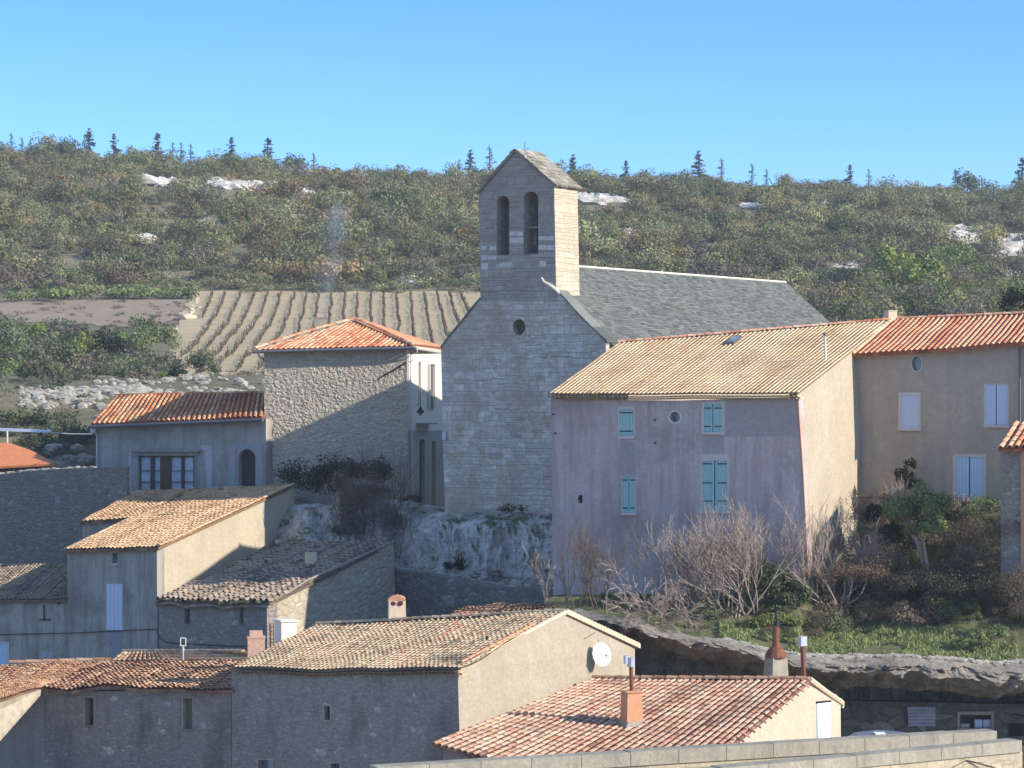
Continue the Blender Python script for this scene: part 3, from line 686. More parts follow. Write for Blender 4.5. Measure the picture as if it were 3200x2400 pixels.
tiles(rfJ, 'side_tiles', jb+Vector((0,0,.05)), jc_+Vector((.3,1,.05)), jc_+Vector((.3,1,.05))+dv2*1.0, jb+Vector((0,0,.05))+dv2, 26, 10, m_tJ, clip=hipclip2, seed=42, jit=.1)
slab_poly(hj, 'rear_roof', [ja, pk, pk+Vector((.6,2.2,-.02)), P(830,1094,144.8)], m_tJ, .05, Vector((-.3,.2,1)))
slab_poly(hj, 'left_wall', [wj.at(826,1100), P(845,1100,144.8), P(845,1640,144.8), wj.at(826,1640)], m_J, .3, Vector((-1,0,0)))
caps(rfJ, 'hip_tiles', ja+Vector((0,0,.08)), pk+Vector((0,0,.08)), m_tJ, .12, .4, 8, sag=-.06); caps(rfJ, 'hip_tiles', jb+Vector((0,0,.08)), pk+Vector((0,0,.08)), m_tJ, .12, .4, 9)
mb = MB(); mb.tube([ja+Vector((-.12,-.08,-.09)), jb+Vector((.05,-.08,-.10))], .085, 8); mb.make('gutter', m_zinc, hj)
mb = MB(); mb.tube([jb+Vector((.08,-.05,-.10)), jc_+Vector((.05,0,-.13))], .085, 8); mb.make('side_gutter', m_zincw, hj)
mb = MB(); mb.tube([P(805,1100,135.8), P(812,1116,136.0), P(824,1122,136.3)], .05, 6); mb.make('gutter_outlet', m_zinc, hj)
mb = MB(); mb.tube([P(1300,1084,135.2), P(1304,1100,135.5), ws.at(1284,1108,.1), ws.at(1283,1200,.08), ws.at(1287,1400,.08), ws.at(1290,1560,.08)], .045, 6); mb.make('downpipe', m_zincw, hj)
c_ = thing('wall_cable', wj.at(1235,1155,.05), 'dark sagging cable running up the rough wall to the white corner', 'cable')
mb = MB(); mb.tube([wj.at(1181,1187,.06), wj.at(1200,1172,.07), wj.at(1230,1158,.08), wj.at(1262,1136,.12), ws.at(1290,1127,.15)], [.02,.035,.04,.04,.03], 5); mb.make('cable', m_iron, c_)
lm = thing('street_lamp', ws.at(1314,1290,.0), 'black bell-shaped lamp on the white side wall by the church', 'lamp')
lc = ws.at(1314,1283,.5); mb = MB(); mb.lathe(lc, [(.2,-.12),(.17,-.02),(.08,.10),(.05,.18),(.01,.2)]); mb.make('lamp_shade', m_iron, lm)
mb = MB(); mb.tube([lc+Vector((0,0,.18)), lc+Vector((0,0,.9)), ws.at(1314,1225,0)], .02, 5); mb.make('bracket', m_iron, lm)
mb = MB(); mb.lathe(lc, [(.02,-.25),(.10,-.2),(.11,-.12)]); mb.make('bulb_glass', m_glass, lm)
mb = MB(); mb.wbox(wc,1381,1349,1393,1375,.0,.12); nb = mb.make('meter_box', m_galv, None, wc.at(1387,1362)); tag(nb, 'white meter box on the lower left edge of the church front', 'box')
bkc = P(999,1025,142); hk = thing('distant_chimney', bkc, 'square grey brown chimney rising behind the orange hip roof', 'chimney'); chimney(hk, bkc+Vector((0,0,-2.6)), .55,.55,3.1,.1,m_conc,'plate')

# ================================================================== LOW HOUSE WITH BIG WINDOW
wk = Wall(300,141.4,822,136.0)
hk2 = thing('village_house', wk.at(560,1500), 'low grey house with a wide glazed window, dark door and half-shaded orange roof', 'house', 'village houses')
wall(hk2, 'front_wall', wk, [(303,1328),(831,1308),(831,1560),(301,1560)], m_K, [rect(432,1425,608,1545), arch(745,798,1404,1530)], th=.5)
mb = MB(); mb.wbox(wk,404,1405,620,1411,0,.35); mb.wbox(wk,408,1411,618,1424,0,.08); wd = mb.make('window_lintel', m_K, hk2)
mb = MB()
for a,b in ((432,437),(470,480),(500,532),(566,573),(604,608)): mb.wbox(wk,a,1427,b,1545,-.28,-.10)
mb.wbox(wk,432,1425,608,1429,-.28,-.08)
for y in (1470,1505): mb.wbox(wk,436,y,604,y+1.5,-.26,-.14)
wf = mb.make('window', m_wood, hk2)
mb = MB(); mb.wbox(wk,434,1428,607,1545,-.27,-.22); mb.make('pane', simple('curtained_glass',(.46,.50,.58),.25,var=.35,sc=1.2,bump=0), wf)  # pale lavender of the curtains given to the panes
m_lil = simple('lilac_plaster',(.42,.39,.42),.9)
for bx in ([(402,1411,412,1545,0,.03)], [(627,1392,663,1408,0,.022),(641,1408,664,1470,0,.02),(645,1470,662,1540,0,.021)]):
    mb = MB()
    for q in bx: mb.wbox(wk,*q)
    mb.make('plaster_strip', m_lil, hk2)
mb = MB(); mb.wbox(wk,715,1388,821,1402,0,.03); mb.wbox(wk,715,1402,735,1530,0,.03); mb.wbox(wk,803,1402,821,1530,0,.031); df = mb.make('door_surround', simple('grey_stone_trim',(.30,.30,.31),.9), hk2)
mb = MB(); mb.wbox(wk,744,1400,799,1535,-.4,-.3); mb.make('door', simple('dark_door',(.05,.045,.04),.8), df)
KA, KB = P(283,1328,141.0), P(822,1306,135.4); KC, KD = P(832,1226,141.0), P(362,1236,147.0)
rfK = tiles(hk2, 'roof', KA+Vector((0,0,.03)), KB+Vector((0,0,.03)), KC, KD, 34, 12, m_tK, jit=.25, tw=.66, hh=.42, seed=51, wav=.06)
caps(rfK, 'ridge_tiles', KD, KC, m_tK, .11, .42, 10)
tiles(hk2, 'rear_roof', KC+Vector((0,4,-1.1)), KD+Vector((0,4,-1.1)), KD, KC, 30, 8, m_tK, seed=52)
slab_poly(hk2, 'left_wall', [wk.at(303,1330), KD+Vector((.2,0,-.1)), KD+Vector((.2,4,-1.1)), KD+Vector((.2,4,-6)), wk.at(301,1560)], m_K, .3, Vector((-1,0.2,0)))
mb = MB(); mb.tube([KA+Vector((-.1,-.1,-.10)), KB+Vector((.0,-.1,-.10))], .085, 8); mb.make('gutter', m_zinc, hk2)
mb = MB(); mb.tube([P(286,1340,140.8), P(300,1352,141.2), wk.at(303,1368,.06), wk.at(303,1540,.06)], .045, 6); mb.make('downpipe', m_zincw, hk2)
lp = thing('wall_lamp', wk.at(300,1345,.1), 'white globe lamp under the left gutter of the low house', 'lamp'); mb = MB()
mb.rock(wk.at(292,1345,.35), .16,.16,.18, 1, 2, 0, .03); mb.make('globe', m_zincw, lp); mb = MB(); mb.tube([wk.at(292,1345,.35), wk.at(304,1352,.0)], .025, 5); mb.make('bracket', m_iron, lp)
# ================================================================== HOUSE WITH MUSTARD ROOF AND SUNNY SIDE WALL (left)
wg = Wall(209,121.9,491,119.0)
hg = thing('village_house', wg.at(350,2080), 'tall grey house with mossy mustard roof and a half-sunlit side wall', 'house', 'village houses')
winG = [(347,1728,368,1761),(334,1826,381,1968)]
wall(hg, 'front_wall', wg, [(211,1722),(490,1714),(493,2160),(213,2160)], m_G, [rect(*w) for w in winG], th=.5)
w_ = frame(hg, wg, *winG[0], 1, m_trim, bot=4, d=.01); mb = MB(); mb.wbox(wg,347,1728,368,1761,-.3,-.25); mb.make('pane', m_glass, w_)
w_ = frame(hg, wg, *winG[1], 1.5, m_lav, bot=1, d=.012); shutters(w_, wg, *winG[1], 1, m_lav, None, d=-.01)
mb = MB(); mb.wbox(wg,341,2008,384,2100,0,.008); mb.wbox(wg,337,1969,386,2007,0,.01); mb.make('pale_patch', plaster('pale_patch_render',(.27,.28,.33),(.30,.31,.37),(.2,.2,.22),.5,.2), hg)
GB_, GC_ = P(495,1712,118.6), P(919,1518,132.0); GA_ = P(203,1723,121.6); GD_ = P(600,1530,135.0)
gs = wg.d3+wg.n3*.35
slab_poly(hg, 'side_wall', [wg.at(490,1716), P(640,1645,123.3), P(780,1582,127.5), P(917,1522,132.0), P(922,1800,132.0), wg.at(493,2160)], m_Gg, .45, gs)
slab_poly(hg, 'left_wall', [wg.at(211,1726), GD_+Vector((0,0,-.1)), GD_+Vector((0,0,-5)), wg.at(213,2160)], m_G, .3, Vector((-1,0,0)))
rfG = tiles(hg, 'roof', GA_+Vector((0,0,.05)), GB_+Vector((0,0,.05)), GC_+Vector((0,0,.05)), GD_, 24, 30, m_tG, jit=.4, tw=.74, hh=.42, seed=61, wav=.10)
caps(rfG, 'verge_tiles', GB_+Vector((0,0,.09)), GC_+Vector((0,0,.09)), m_tG, .09, .4, 12); caps(rfG, 'verge_tiles', GA_+Vector((.06,0,.09)), GD_+Vector((.06,0,.06)), m_tB, .09, .4, 13)
h2 = thing('rear_outhouse', P(330,1640,122), 'low dark-roofed outhouse with a thin sunlit eave behind the mustard roof', 'outbuilding')
OA, OB, OC, OD = P(250,1632,129.0), P(560,1610,127.0), P(740,1524,134.3), P(420,1536,135)
tiles(h2, 'roof', OA, OB, OC, OD, 24, 20, m_tG, jit=.5, seed=62, wav=.08)
slab_poly(h2, 'wall', [OA+Vector((.1,.15,-.1)), OB+Vector((0,.15,-.1)), OB+Vector((0,.15,-4)), OA+Vector((.1,.15,-4))], m_G, .3, Vector((-.3,-1,0)))
slab_poly(h2, 'side_wall', [OA+Vector((.1,.15,-.1)), OD+Vector((0,0,-.15)), OD+Vector((0,0,-5)), OA+Vector((.1,.15,-4))], m_G, .3, Vector((-1,0,0)))

# ================================================================== FAR-LEFT HOUSE
wh = Wall(-260,127.3,212,122.2)
hh_ = thing('village_house', wh.at(60,2080), 'grey stained house with dark lichen roof at the far left', 'house', 'village houses')
wall(hh_, 'front_wall', wh, [(-255,1880),(212,1872),(214,2160),(-255,2160)], m_G, [rect(-8,2012,22,2100)], th=.5)
w_ = frame(hh_, wh, -8,2012,22,2100, 6, m_trim, bot=1, d=.012, name='door_frame'); shutters(w_, wh, -8,2012,22,2100, 1, m_lblue, None, d=-.03)
mb = MB(); mb.wbox(wh,180,1877,186,1888,0,.08); mb.tube([wh.at(137,1890,.04), wh.at(138,1940,.04)], .03, 5); mb.wbox(wh,121,1935,153,1938,0,.12); mb.make('wall_bracket', m_iron, hh_)
mb = MB(); mb.wbox(wh,128,2036,147,2054,0,.006); mb.wbox(wh,150,2041,164,2056,0,.006); mb.make('pale_patch', simple('lavender_patch',(.33,.35,.42),.9), hh_)
HA, HB, HC, HD = P(-275,1882,127), P(216,1871,121.9), P(330,1758,128), P(-120,1768,133)
tiles(hh_, 'roof', HA, HB, HC, HD, 38, 20, m_tI, jit=.5, seed=71, wav=.08)
gp = MB(); gp.tube([wh.at(0,1983,.08), wh.at(180,1979,.08), wg.at(235,1978,.08), wg.at(400,1970,.08), wg.at(491,1966,.08), P(500,1995,118.0), P(520,2008,117.8), P(700,2018,115.2), P(775,2019,114)], .022, 5)
cab = gp.make('overhead_cable', m_iron, None, wg.at(300,1975)); tag(cab, 'black cable strung along the grey house fronts and dipping to the right', 'cable')

# ================================================================== HOUSE WITH SHADED ROOF (centre-left)
wi = Wall(496,118.3,835,113.4)
hi = thing('village_house', wi.at(660,2060), 'rubble house with dark shaded roof and ragged lichen-yellow eave', 'house', 'village houses')
winI = [(576,1902,593,1950),(748,1900,761,1950)]
wall(hi, 'front_wall', wi, [(496,1888),(834,1892),(836,2160),(497,2160)], m_I, [rect(*w) for w in winI], th=.6)
for w in winI: frame(hi, wi, *w, 1.2, m_conc, bot=1.5, d=.008)
IA, IB = P(488,1884,118.0), P(842,1888,113.0); IC, ID = P(1234,1692,121.7), P(880,1698,125.0)
isn = wi.d3+wi.n3*.35; c1 = wi.at(834,1894)
s1 = P(962,1816,115.2)
slab_poly(hi, 'side_wall', [c1, s1, P(1100,1755,118.4), P(1230,1695,121.5), P(1242,2050,121.5), wi.at(836,2160)], m_Ig, .5, isn)
rfI = tiles(hi, 'roof', IA+Vector((0,0,.06)), IB+Vector((0,0,.06)), IC, ID, 22, 26, m_tI, jit=.8, tw=.8, hh=.6, seed=81, wav=.14)
mb = MB(); q = [c1+Vector((0,0,.03)), s1+Vector((0,0,.05)), P(1100,1750,118.4), P(1234,1690,121.6)]; mb.tube(q, .04, 6); mb.make('verge_mortar', m_conc, hi)
mb = MB(); rr = random.Random(5)
S_, N_ = surf(IA, IB, IC, ID, 0, .14, 81)
for i in range(70):
    u = rr.random(); v = rr.random()**1.6*.09; mb.rock(S_(u, v, .08), rr.uniform(.08,.18), rr.uniform(.08,.16), rr.uniform(.05,.10), i, 1)
mb.make('eave_moss', simple('yellow_moss',(.36,.29,.13),.95,var=.4,sc=5,bump=.6), rfI)['kind'] = 'stuff'
mb = MB()
for i in range(16): mb.tube([S_(i/16, 0, -.10)+Vector((0,-.05,0)), S_((i+.93)/16, 0, -.10)+Vector((0,-.05,0))], .055, 6)
mb.make('eave_tiles', m_tI, rfI)
u, v = onS(S_, 968, 1768); chimney(rfI, S_(u,v,-.2), .42,.42,.75,.4,m_cream,'plate')
for kx, ky in ((846,1950),):
    mb = MB()
    for dx in (0,10): mb.tube([P(844+dx,1948,113.5), P(846+dx,2032,113.5)], .02, 4)
    for y in (1960,1972,1984,1996,2008,2020): mb.tube([P(845,y,113.5), P(855,y,113.5)], .015, 4)
    lad = mb.make('roof_ladder', m_rust, None, P(850,2032,113.5)); tag(lad, 'rusty iron ladder against the rubble wall beside the white chimney', 'ladder')

# ================================================================== BIG HOUSE WITH BUFF ROOF (bottom centre)
wd_ = Wall(722,96.6,1430,91.2)
hd = thing('village_house', wd_.at(1080,2400), 'long grey rendered house with weathered buff tile roof and tan gable', 'house', 'village houses')
winD = [(1013,2206,1031,2251),(806,2375,849,2440),(1033,2386,1061,2440)]
wall(hd, 'front_wall', wd_, [(724,2100),(1430,2094),(1441,2460),(724,2460)], m_Df, [rect(*w) for w in winD], th=.5)
for w in winD:
    w_ = frame(hd, wd_, *w, 5, m_conc, bot=4, d=.008, depth=.2); mb = MB(); mb.wbox(wd_, *w, -.35,-.3); mb.make('pane', m_glass, w_)
DA, DB = P(727,2092,96.3), P(1436,2092,90.8); DC, DD = P(1768,1912,96.9), P(988,1954,102.3)
dg = Vector((.837,-.547,0)); dgo = wd_.d3+wd_.n3*.35; dc = wd_.at(1430,2096); db = wd_.at(1441,2460); apx = P(1765,1918,96.9); far = P(1984,2024,100.2)
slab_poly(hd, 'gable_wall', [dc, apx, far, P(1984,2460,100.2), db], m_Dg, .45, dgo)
slab_poly(hd, 'left_wall', [wd_.at(724,2098), DD+Vector((0,0,-.1)), DD+Vector((0,0,-5)), wd_.at(724,2460)], m_D, .3, Vector((-1,.3,0)))
rfD = tiles(hd, 'front_roof', DA+Vector((0,0,.05)), DB+Vector((0,0,.05)), DC, DD, 52, 24, m_tD, sag=.10, wav=.12, jit=.42, tw=.68, hh=.40, seed=91, thick=.05)
S_, N_ = surf(DA, DB, DC, DD, .10, .12, 91); mb = MB()
for i in range(52):
    for row in (0,1):
        c = S_((i+.5+.5*row)/52, 0, 0)-Vector((0,0,.11+.09*row))-wd_.n3*(.0+.08*row); vs = []
        for q in range(6): a = math.pi*q/5; vs += [c+wd_.d3*math.cos(a)*.075+Vector((0,0,math.sin(a)*.07)), c+wd_.d3*math.cos(a)*.075+Vector((0,0,math.sin(a)*.07))-wd_.n3*.3]
        mb.add(vs, [(2*q,2*q+1,2*q+3,2*q+2) for q in range(5)], 0, R.uniform(.3,.9))
mb.make('tile_cornice', m_tD, hd)
DBk = P(1996,2022,101.5); DAk = DD+(DBk-DC)
tiles(hd, 'rear_roof', DBk, DAk, DD, DC, 40, 14, m_tD, seed=92, jit=.5)
caps(rfD, 'ridge_tiles', DD+Vector((0,0,.03)), DC+Vector((0,0,.03)), m_tD, .11, .42, 14)
mb = MB(); mb.tube([dc+dg*.06+Vector((0,0,.08)), P(1480,2062,92.0)+dg*.06, P(1600,2000,94.0)+dg*.06, P(1700,1946,95.8)+dg*.06, apx+dg*.06+Vector((0,0,.06))], .085, 6); mb.make('gable_mortar', m_cream, hd)
caps(rfD, 'verge_tiles', P(1440,2080,91.3)+Vector((0,0,.1)), P(1672,1958,95.3)+Vector((0,0,.1)), m_terra, .075, .42, 15)
mb = MB()
q0, q1 = apx+Vector((0,0,.12))+dg*.12, far+Vector((.12,.1,.10))+dg*.12
for i in range(22):
    a, b = q0.lerp(q1, i/22), q0.lerp(q1, (i+.94)/22); mb.box8([a-Vector((0,0,.13)), b-Vector((0,0,.13)), b+Vector((0,0,.04)), a+Vector((0,0,.07))], -dg*.35)
mb.make('gable_coping', m_cream, hd)
gwf = [dc.lerp(db, .47), P(1560,2235,93.9), P(1700,2172,95.8), P(1850,2108,98.0)]
mb = MB(); gwp = [P(1440,2278,91.4), P(1600,2198,94.0), P(1700,2150,95.6), P(1800,2108,97.45)]
for a, b in zip(gwp, gwp[1:]):
    mb.box8([a+dg*.08-Vector((0,0,.32)), b+dg*.08-Vector((0,0,.28)), b+dg*.08, a+dg*.08], -dg*.2)
mb.make('flashing_band', simple('white_flashing_plaster',(.66,.60,.50),.9,var=.1), hd)
# chimneys of this roof
def at_roof(S, px, py, h=-.3): u, v = onS(S, px, py); return S(u, v, h)
p = P(800,2083,98.5); c = chimney(rfD, p-Vector((.0,0,.3)), .62,.5,1.35,.15,m_brick,'pot',m_brick,1.0)
p = P(893,2020,101.5); c = chimney(rfD, p-Vector((0,0,.5)), .62,.72,1.45,.45,m_Jw,'slab',m_Jw,1.0)
p = P(1240,1947,100.9)
cz = chimney(rfD, p-Vector((0,0,.6)), .68,.62,1.45,.12,m_cream,None,top=.9)
mb = MB(); t_ = p+Vector((0,0,.85))
for i in range(5):
    a = math.pi*i/8-math.pi/4
pr = [(-.31,0),(-.31,.08),(-.2,.16),(0,.2),(.2,.16),(.31,.08),(.31,0)]
mb.prism([[t_+Vector((x,-.29,z)) for x,z in pr]], Vector((0,.56,0))); mb.make('chimney_cap', m_terra, cz)
mb = MB()
for dx in (-.13,.14):
    mb.prism([[t_+Vector((dx+.105*math.cos(a),-.31,-.10+.085*math.sin(a))) for a in [i*math.pi/6 for i in range(12)]]], Vector((0,.05,0)))
mb.make('smoke_opening', simple('red_soot',(.10,.025,.02),.9), cz)
p = P(1522,2030,94.3); mb = MB(); mb.tube([p-Vector((0,0,.15)), p+Vector((0,0,.45))], .055, 8); mb.tube([p+Vector((0,0,.43)), p+Vector((0,0,.47))], .07, 8); mb.make('flue_pipe', m_soot, rfD)
mb = MB(); mb.box8([P(1530,1992,94.6), P(1575,1990,95.3), P(1560,2010,94.9), P(1531,2026,94.4)], Vector((0,.2,-.05))); mb.make('lead_flashing', m_conc, rfD)
# satellite dish on the gable
ds = thing('satellite_dish', P(1868,2080,98.2), 'white satellite dish on the tan gable wall', 'satellite dish'); gc = P(1881,2045,97.6)
mb = MB(); ax = (Vector((.35,-.9,.25))).normalized(); e1 = ax.cross(Vector((0,0,1))).normalized(); e2 = e1.cross(ax); vs = []
for i in range(7):
    for k in range(28):
        a = 2*math.pi*k/28; r = i/6; vs.append(gc+e1*math.cos(a)*r*.36+e2*math.sin(a)*r*.44-ax*(.09*(1-r*r)))
for i in range(7):
    for k in range(28):
        a = 2*math.pi*k/28; r = i/6; vs.append(gc+e1*math.cos(a)*r*.36+e2*math.sin(a)*r*.44-ax*(.09*(1-r*r)+.015))
fs = [(i*28+k, i*28+(k+1)%28, (i+1)*28+(k+1)%28, (i+1)*28+k) for i in range(6) for k in range(28)]; fs += [tuple(x+196 for x in f) for f in fs]
mb.add(vs, fs); mb.make('reflector', m_dish, ds, smooth=True)
mb = MB(); mb.tube([gc-e2*.42, gc-e2*.42+ax*.2, gc+ax*.42-e2*.12], .012, 5); mb.tube([gc+ax*.42-e2*.12, gc+ax*.36-e2*.10], .03, 6); mb.make('feed_arm', m_iron, ds)
mb = MB(); mb.tube([gc-ax*.1, gc-ax*.35, P(1872,2085,98.45)], .03, 6); mb.make('bracket', m_iron, ds)
mb = MB(); mb.tube([P(1866,1972,98.5)+dg*.05, P(1865,2012,98.3)+dg*.05], .012, 4); mb.tube([P(1866,1970,98.5)+dg*.05, P(1822,1997,97.6)+dg*.05], .012, 4); mb.make('dish_cable', m_iron, ds)
# back wing rising behind the ridge
hw = thing('rear_wing', P(1560,1960,103), 'low orange-brown weathered tile roof peeping over the buff roof ridge', 'outbuilding')
tiles(hw, 'roof', P(1325,1952,102.8), P(1765,1922,101.0), P(1728,1886,106), P(1462,1894,107.6), 26, 10, m_tE, seed=95, jit=.9, wav=.16)
slab_poly(hw, 'wall', [P(1325,1955,103.0), P(1765,1925,101.3), P(1765,2060,101.3), P(1325,2080,103.0)], m_D, .3, Vector((-.3,-1,0)))

# ================================================================== PINK TILE HOUSE (bottom right)
hf = thing('village_house', P(2100,2450,88), 'house with pink terracotta tiled roof and ice-blue door behind the parapet', 'house', 'village houses')
FA, FB = P(1345,2322,90.2), P(2068,2512,84.3); FC, FD = P(2530,2124,93.0), P(1852,2121,96.6)
rfF = tiles(hf, 'front_roof', FA, FB, FC, FD, 34, 23, m_tF, sag=.02, wav=.04, jit=.34, tw=.62, hh=.36, seed=101)
S_, N_ = surf(FA, FB, FC, FD, .02, .04, 101)
wf_ = Wall(1372,90.7,2062,84.8)
wall(hf, 'front_wall', wf_, [(1385,2338),(1500,2372),(2062,2520),(2062,2700),(1385,2700)], m_D, th=.4)
fb = P(2066,2520,84.5); fap = P(2524,2132,93.0); fbk = P(2627,2190,95.2); fg = Vector((.82,-.57,0))
dh = [P(2552,2196,93.6), P(2592,2192,94.45), P(2594,2420,94.45), P(2556,2420,93.6)]
slab_poly(hf, 'gable_wall', [fb, fap, fbk, P(2629,2520,95.2), P(2066,2700,84.5)], plaster('warm_cream_render',(.50,.43,.32),(.56,.49,.38),(.40,.33,.24),.4,.3), .4, fg)
mb = MB(); mb.box8([p+fg*.03 for p in dh], -fg*.05); dd_ = mb.make('door', m_sky, hf)
mb = MB(); mb.box8([P(2550,2192,93.55)+fg*.05, P(2594,2188,94.5)+fg*.05, P(2594,2193,94.5)+fg*.05, P(2550,2198,93.55)+fg*.05], -fg*.05); mb.make('lintel', m_iron, dd_)
tiles(hf, 'rear_roof', P(2636,2192,95.6), P(1960,2150,102), FD, FC, 30, 6, m_tF, seed=102)
mb = MB(); mb.tube([FC+Vector((0,0,.02)), P(2580,2160,94.1), P(2632,2196,95.3), P(2632,2212,95.3)], [.10,.09,.09,.07], 6); mb.make('verge_mortar', m_cream, hf)
caps(rfF, 'ridge_tiles', FD+Vector((0,0,.02)), FC+Vector((0,0,.02)), m_tE, .12, .46, 16)
n = 26
for i in range(1, n):
    mb = MB(); a = FB.lerp(FC, i/n); mb.tube([a+Vector((-.12,0,.06)), a+Vector((.16,-.05,-.10))], .035, 5); mb.make('verge_tile', m_tF, rfF)
# terracotta chimney with steel flue
u, v = onS(S_, 1975, 2262); p = S_(u, v, -.1); ccz = chimney(rfF, p, .62,.56,1.15,.42,m_terra,'plate',m_terra,.86)
t_ = p+Vector((0,0,1.2)); mb = MB(); mb.tube([t_, t_+Vector((-.02,0,.85))], .065, 8); mb.make('flue_pipe', m_rust, ccz)
mb = MB(); mb.tube([t_+Vector((-.02,0,.8)), t_+Vector((-.02,0,1.12))], .13, 10); mb.box(t_+Vector((-.16,0,.9)), .16,.2,.28,.3); mb.make('flue_cowl', m_galv, ccz)
mb = MB(); mb.box(p+Vector((.05,-.02,.02)), .9,.8,.16,.42,0,.72); mb.make('flashing', m_conc, ccz)
# rear chimney with rusty cone
p = P(2425,2126,95.5); cr = chimney(rfF, p-Vector((0,0,.3)), .72,.62,1.15,.5,m_conc,None,top=.84)
mb = MB(); t_ = p+Vector((0,0,.84)); mb.lathe(t_, [(.40,-.02),(.38,.10),(.28,.26),(.16,.36),(.13,.42),(.12,1.05),(.10,1.12)], 12); mb.make('rusty_flue', m_rust, cr)
mb = MB(); mb.tube([t_+Vector((.02,0,1.05)), t_+Vector((.02,0,1.25))], .12, 8); mb.tube([t_+Vector((.03,0,1.2)), t_+Vector((.0,0,1.62))], .05, 6); mb.make('sooty_pipe', m_soot, cr)
p = P(2513,2128,94.2); mb = MB(); mb.tube([p-Vector((0,0,.1)), p+Vector((-.06,0,1.25))], .08, 8); fp = mb.make('flue_pipe', m_rust, rfF)
mb = MB(); mb.box(p+Vector((-.06,0,1.22)), .24,.24,.34,.4); mb.make('flue_cowl', m_galv, rfF)

# ================================================================== RUSTY ROOF HOUSES (bottom left)
we = Wall(136,101.8,722,96.8)
he = thing('village_house', we.at(420,2400), 'stained dark rubble house with rusty orange and yellow tile roof', 'house', 'village houses')
winE = [(264,2180,292,2268),(572,2182,601,2280)]
wall(he, 'front_wall', we, [(138,2160),(722,2158),(722,2460),(138,2460)], m_E, [rect(*w) for w in winE], th=.6)
for w in winE: frame(he, we, *w, 3, m_conc, bot=1, d=.008, depth=.3)
mb = MB(); mb.wbox(we,571,2181,602,2281,-.25,-.2); mb.make('shutter', simple('brown_grey_board',(.13,.115,.08),.9), he)
EA, EB = P(132,2150,101.5), P(728,2156,96.4); EC, ED = P(925,2062,103.5), P(345,2066,107.5)
rfE = tiles(he, 'roof', EA+Vector((0,0,.03)), EB+Vector((0,0,.03)), EC, ED, 38, 20, m_tE, jit=.8, tw=.82, hh=.36, seed=111, wav=.16)
EM = P(385,2040,113.5); EN = P(760,2040,104.8)
tiles(rfE, 'upper_tiles', ED.lerp(EC,.0)+Vector((0,-.3,.0)), EC+Vector((0,-.3,0)), EN, EM, 34, 3, m_tG, seed=112, jit=.5)
caps(rfE, 'ridge_tiles', EM+Vector((0,0,.05)), EN+Vector((0,0,.05)), m_tD, .11, .5, 17)
caps(rfE, 'ridge_tiles', P(30,2074,108)+Vector((0,0,.03)), P(345,2064,107.6)+Vector((0,0,.03)), m_tE, .12, .6, 18)
p = P(572,2052,105.2); mb = MB(); mb.tube([p-Vector((0,0,.1)), p+Vector((0,0,.42))], .04, 6); mb.tube([p+Vector((0,0,.22)), p+Vector((0,0,.34))], .06, 6); vp = mb.make('vent_pipe', m_galv, rfE)
mb = MB()
for dx in (-.1,.1): mb.tube([p+Vector((dx,0,.42)), p+Vector((dx,0,.72))], .025, 6)
mb.tube([p+Vector((-.1,0,.72)), p+Vector((.1,0,.72))], .03, 6); mb.tube([p+Vector((-.1,0,.42)), p+Vector((.1,0,.42))], .03, 6); mb.make('vent_cowl', m_zincw, rfE)
p = P(390,2042,107.6); mb = MB(); mb.rock(p, .08,.08,.10, 3, 1); mb.make('ridge_finial', m_cream, rfE)
wl = Wall(-200,92,137,101.7)
he2 = thing('village_house', wl.at(50,2400), 'corner house with orange roof and a pale slope in place of a sunlit patch', 'house', 'village houses')
wl2 = Wall(-250,105.3,137,101.9)
wall(he2, 'front_wall', wl2, [(-250,2330),(-100,2200),(137,2156),(138,2460),(-250,2460)], m_D, th=.5)
slab_poly(he2, 'lit_patch_slope', [P(138,2150,101.7), P(0,2306,98.2), P(-100,2420,95.6), P(-260,2330,94.0), P(-60,2216,97.5), P(50,2178,100)], simple('lit_patch_mortar',(.38,.325,.24),.95,var=.35,sc=2.5,bump=.6), .12, Vector((0,-.2,1)))  # guessed slope, shaped to stand for a sunlit patch
tiles(he2, 'roof', P(-320,2268,93), P(139,2149,101.9), ED+Vector((0,0,.02)), P(-120,2084,108), 34, 20, m_tE, jit=.8, seed=113, wav=.1)

# ================================================================== PARAPETS IN FRONT
wp1 = Wall(1180,74.7,3117,82.6); pz = -(1175)*76/F
par = thing('stone_parapet', wp1.at(2300,2400), 'long pale stone parapet crossing in front of the pink tiled roof', 'wall', 'parapet walls')
def pline(w, x0, x1, z, d=0):
    def pt(px): 
        q = w.at(px, 1200, d); return Vector((q.x, q.y, z))
    return pt(x0), pt(x1)
z1 = -1082*82.6/F
def longwall(parent, w, x0, x1, z, capn, bodyn, capmat, bodymat, ch=.36, depth=.45, ovh=.07, seg=1.5):
    a, b = pline(w, x0, x1, z, ovh); L = (b-a).length; n = int(L/seg); mb = MB(); rr = random.Random(3)
    for i in range(n):
        p, q = a.lerp(b, i/n), a.lerp(b, (i+1)/n-.006/seg/n*3); dz = rr.uniform(-.012,.012)
        mb.box8([p+Vector((0,0,dz)), q+Vector((0,0,dz+rr.uniform(-.008,.008))), q-Vector((0,0,ch)), p-Vector((0,0,ch))], -w.n3*(depth+ovh*2))
    mb.make(capn, capmat, parent)
    a, b = pline(w, x0, x1, z-ch, 0); mb = MB(); mb.box8([a, b, b-Vector((0,0,3)), a-Vector((0,0,3))], -w.n3*depth); mb.make(bodyn, bodymat, parent)
longwall(par, wp1, 1180, 3117, z1, 'coping', 'wall_body', m_coping, m_para, .40)
wp2 = Wall(1500,68.5,3195,78.2)
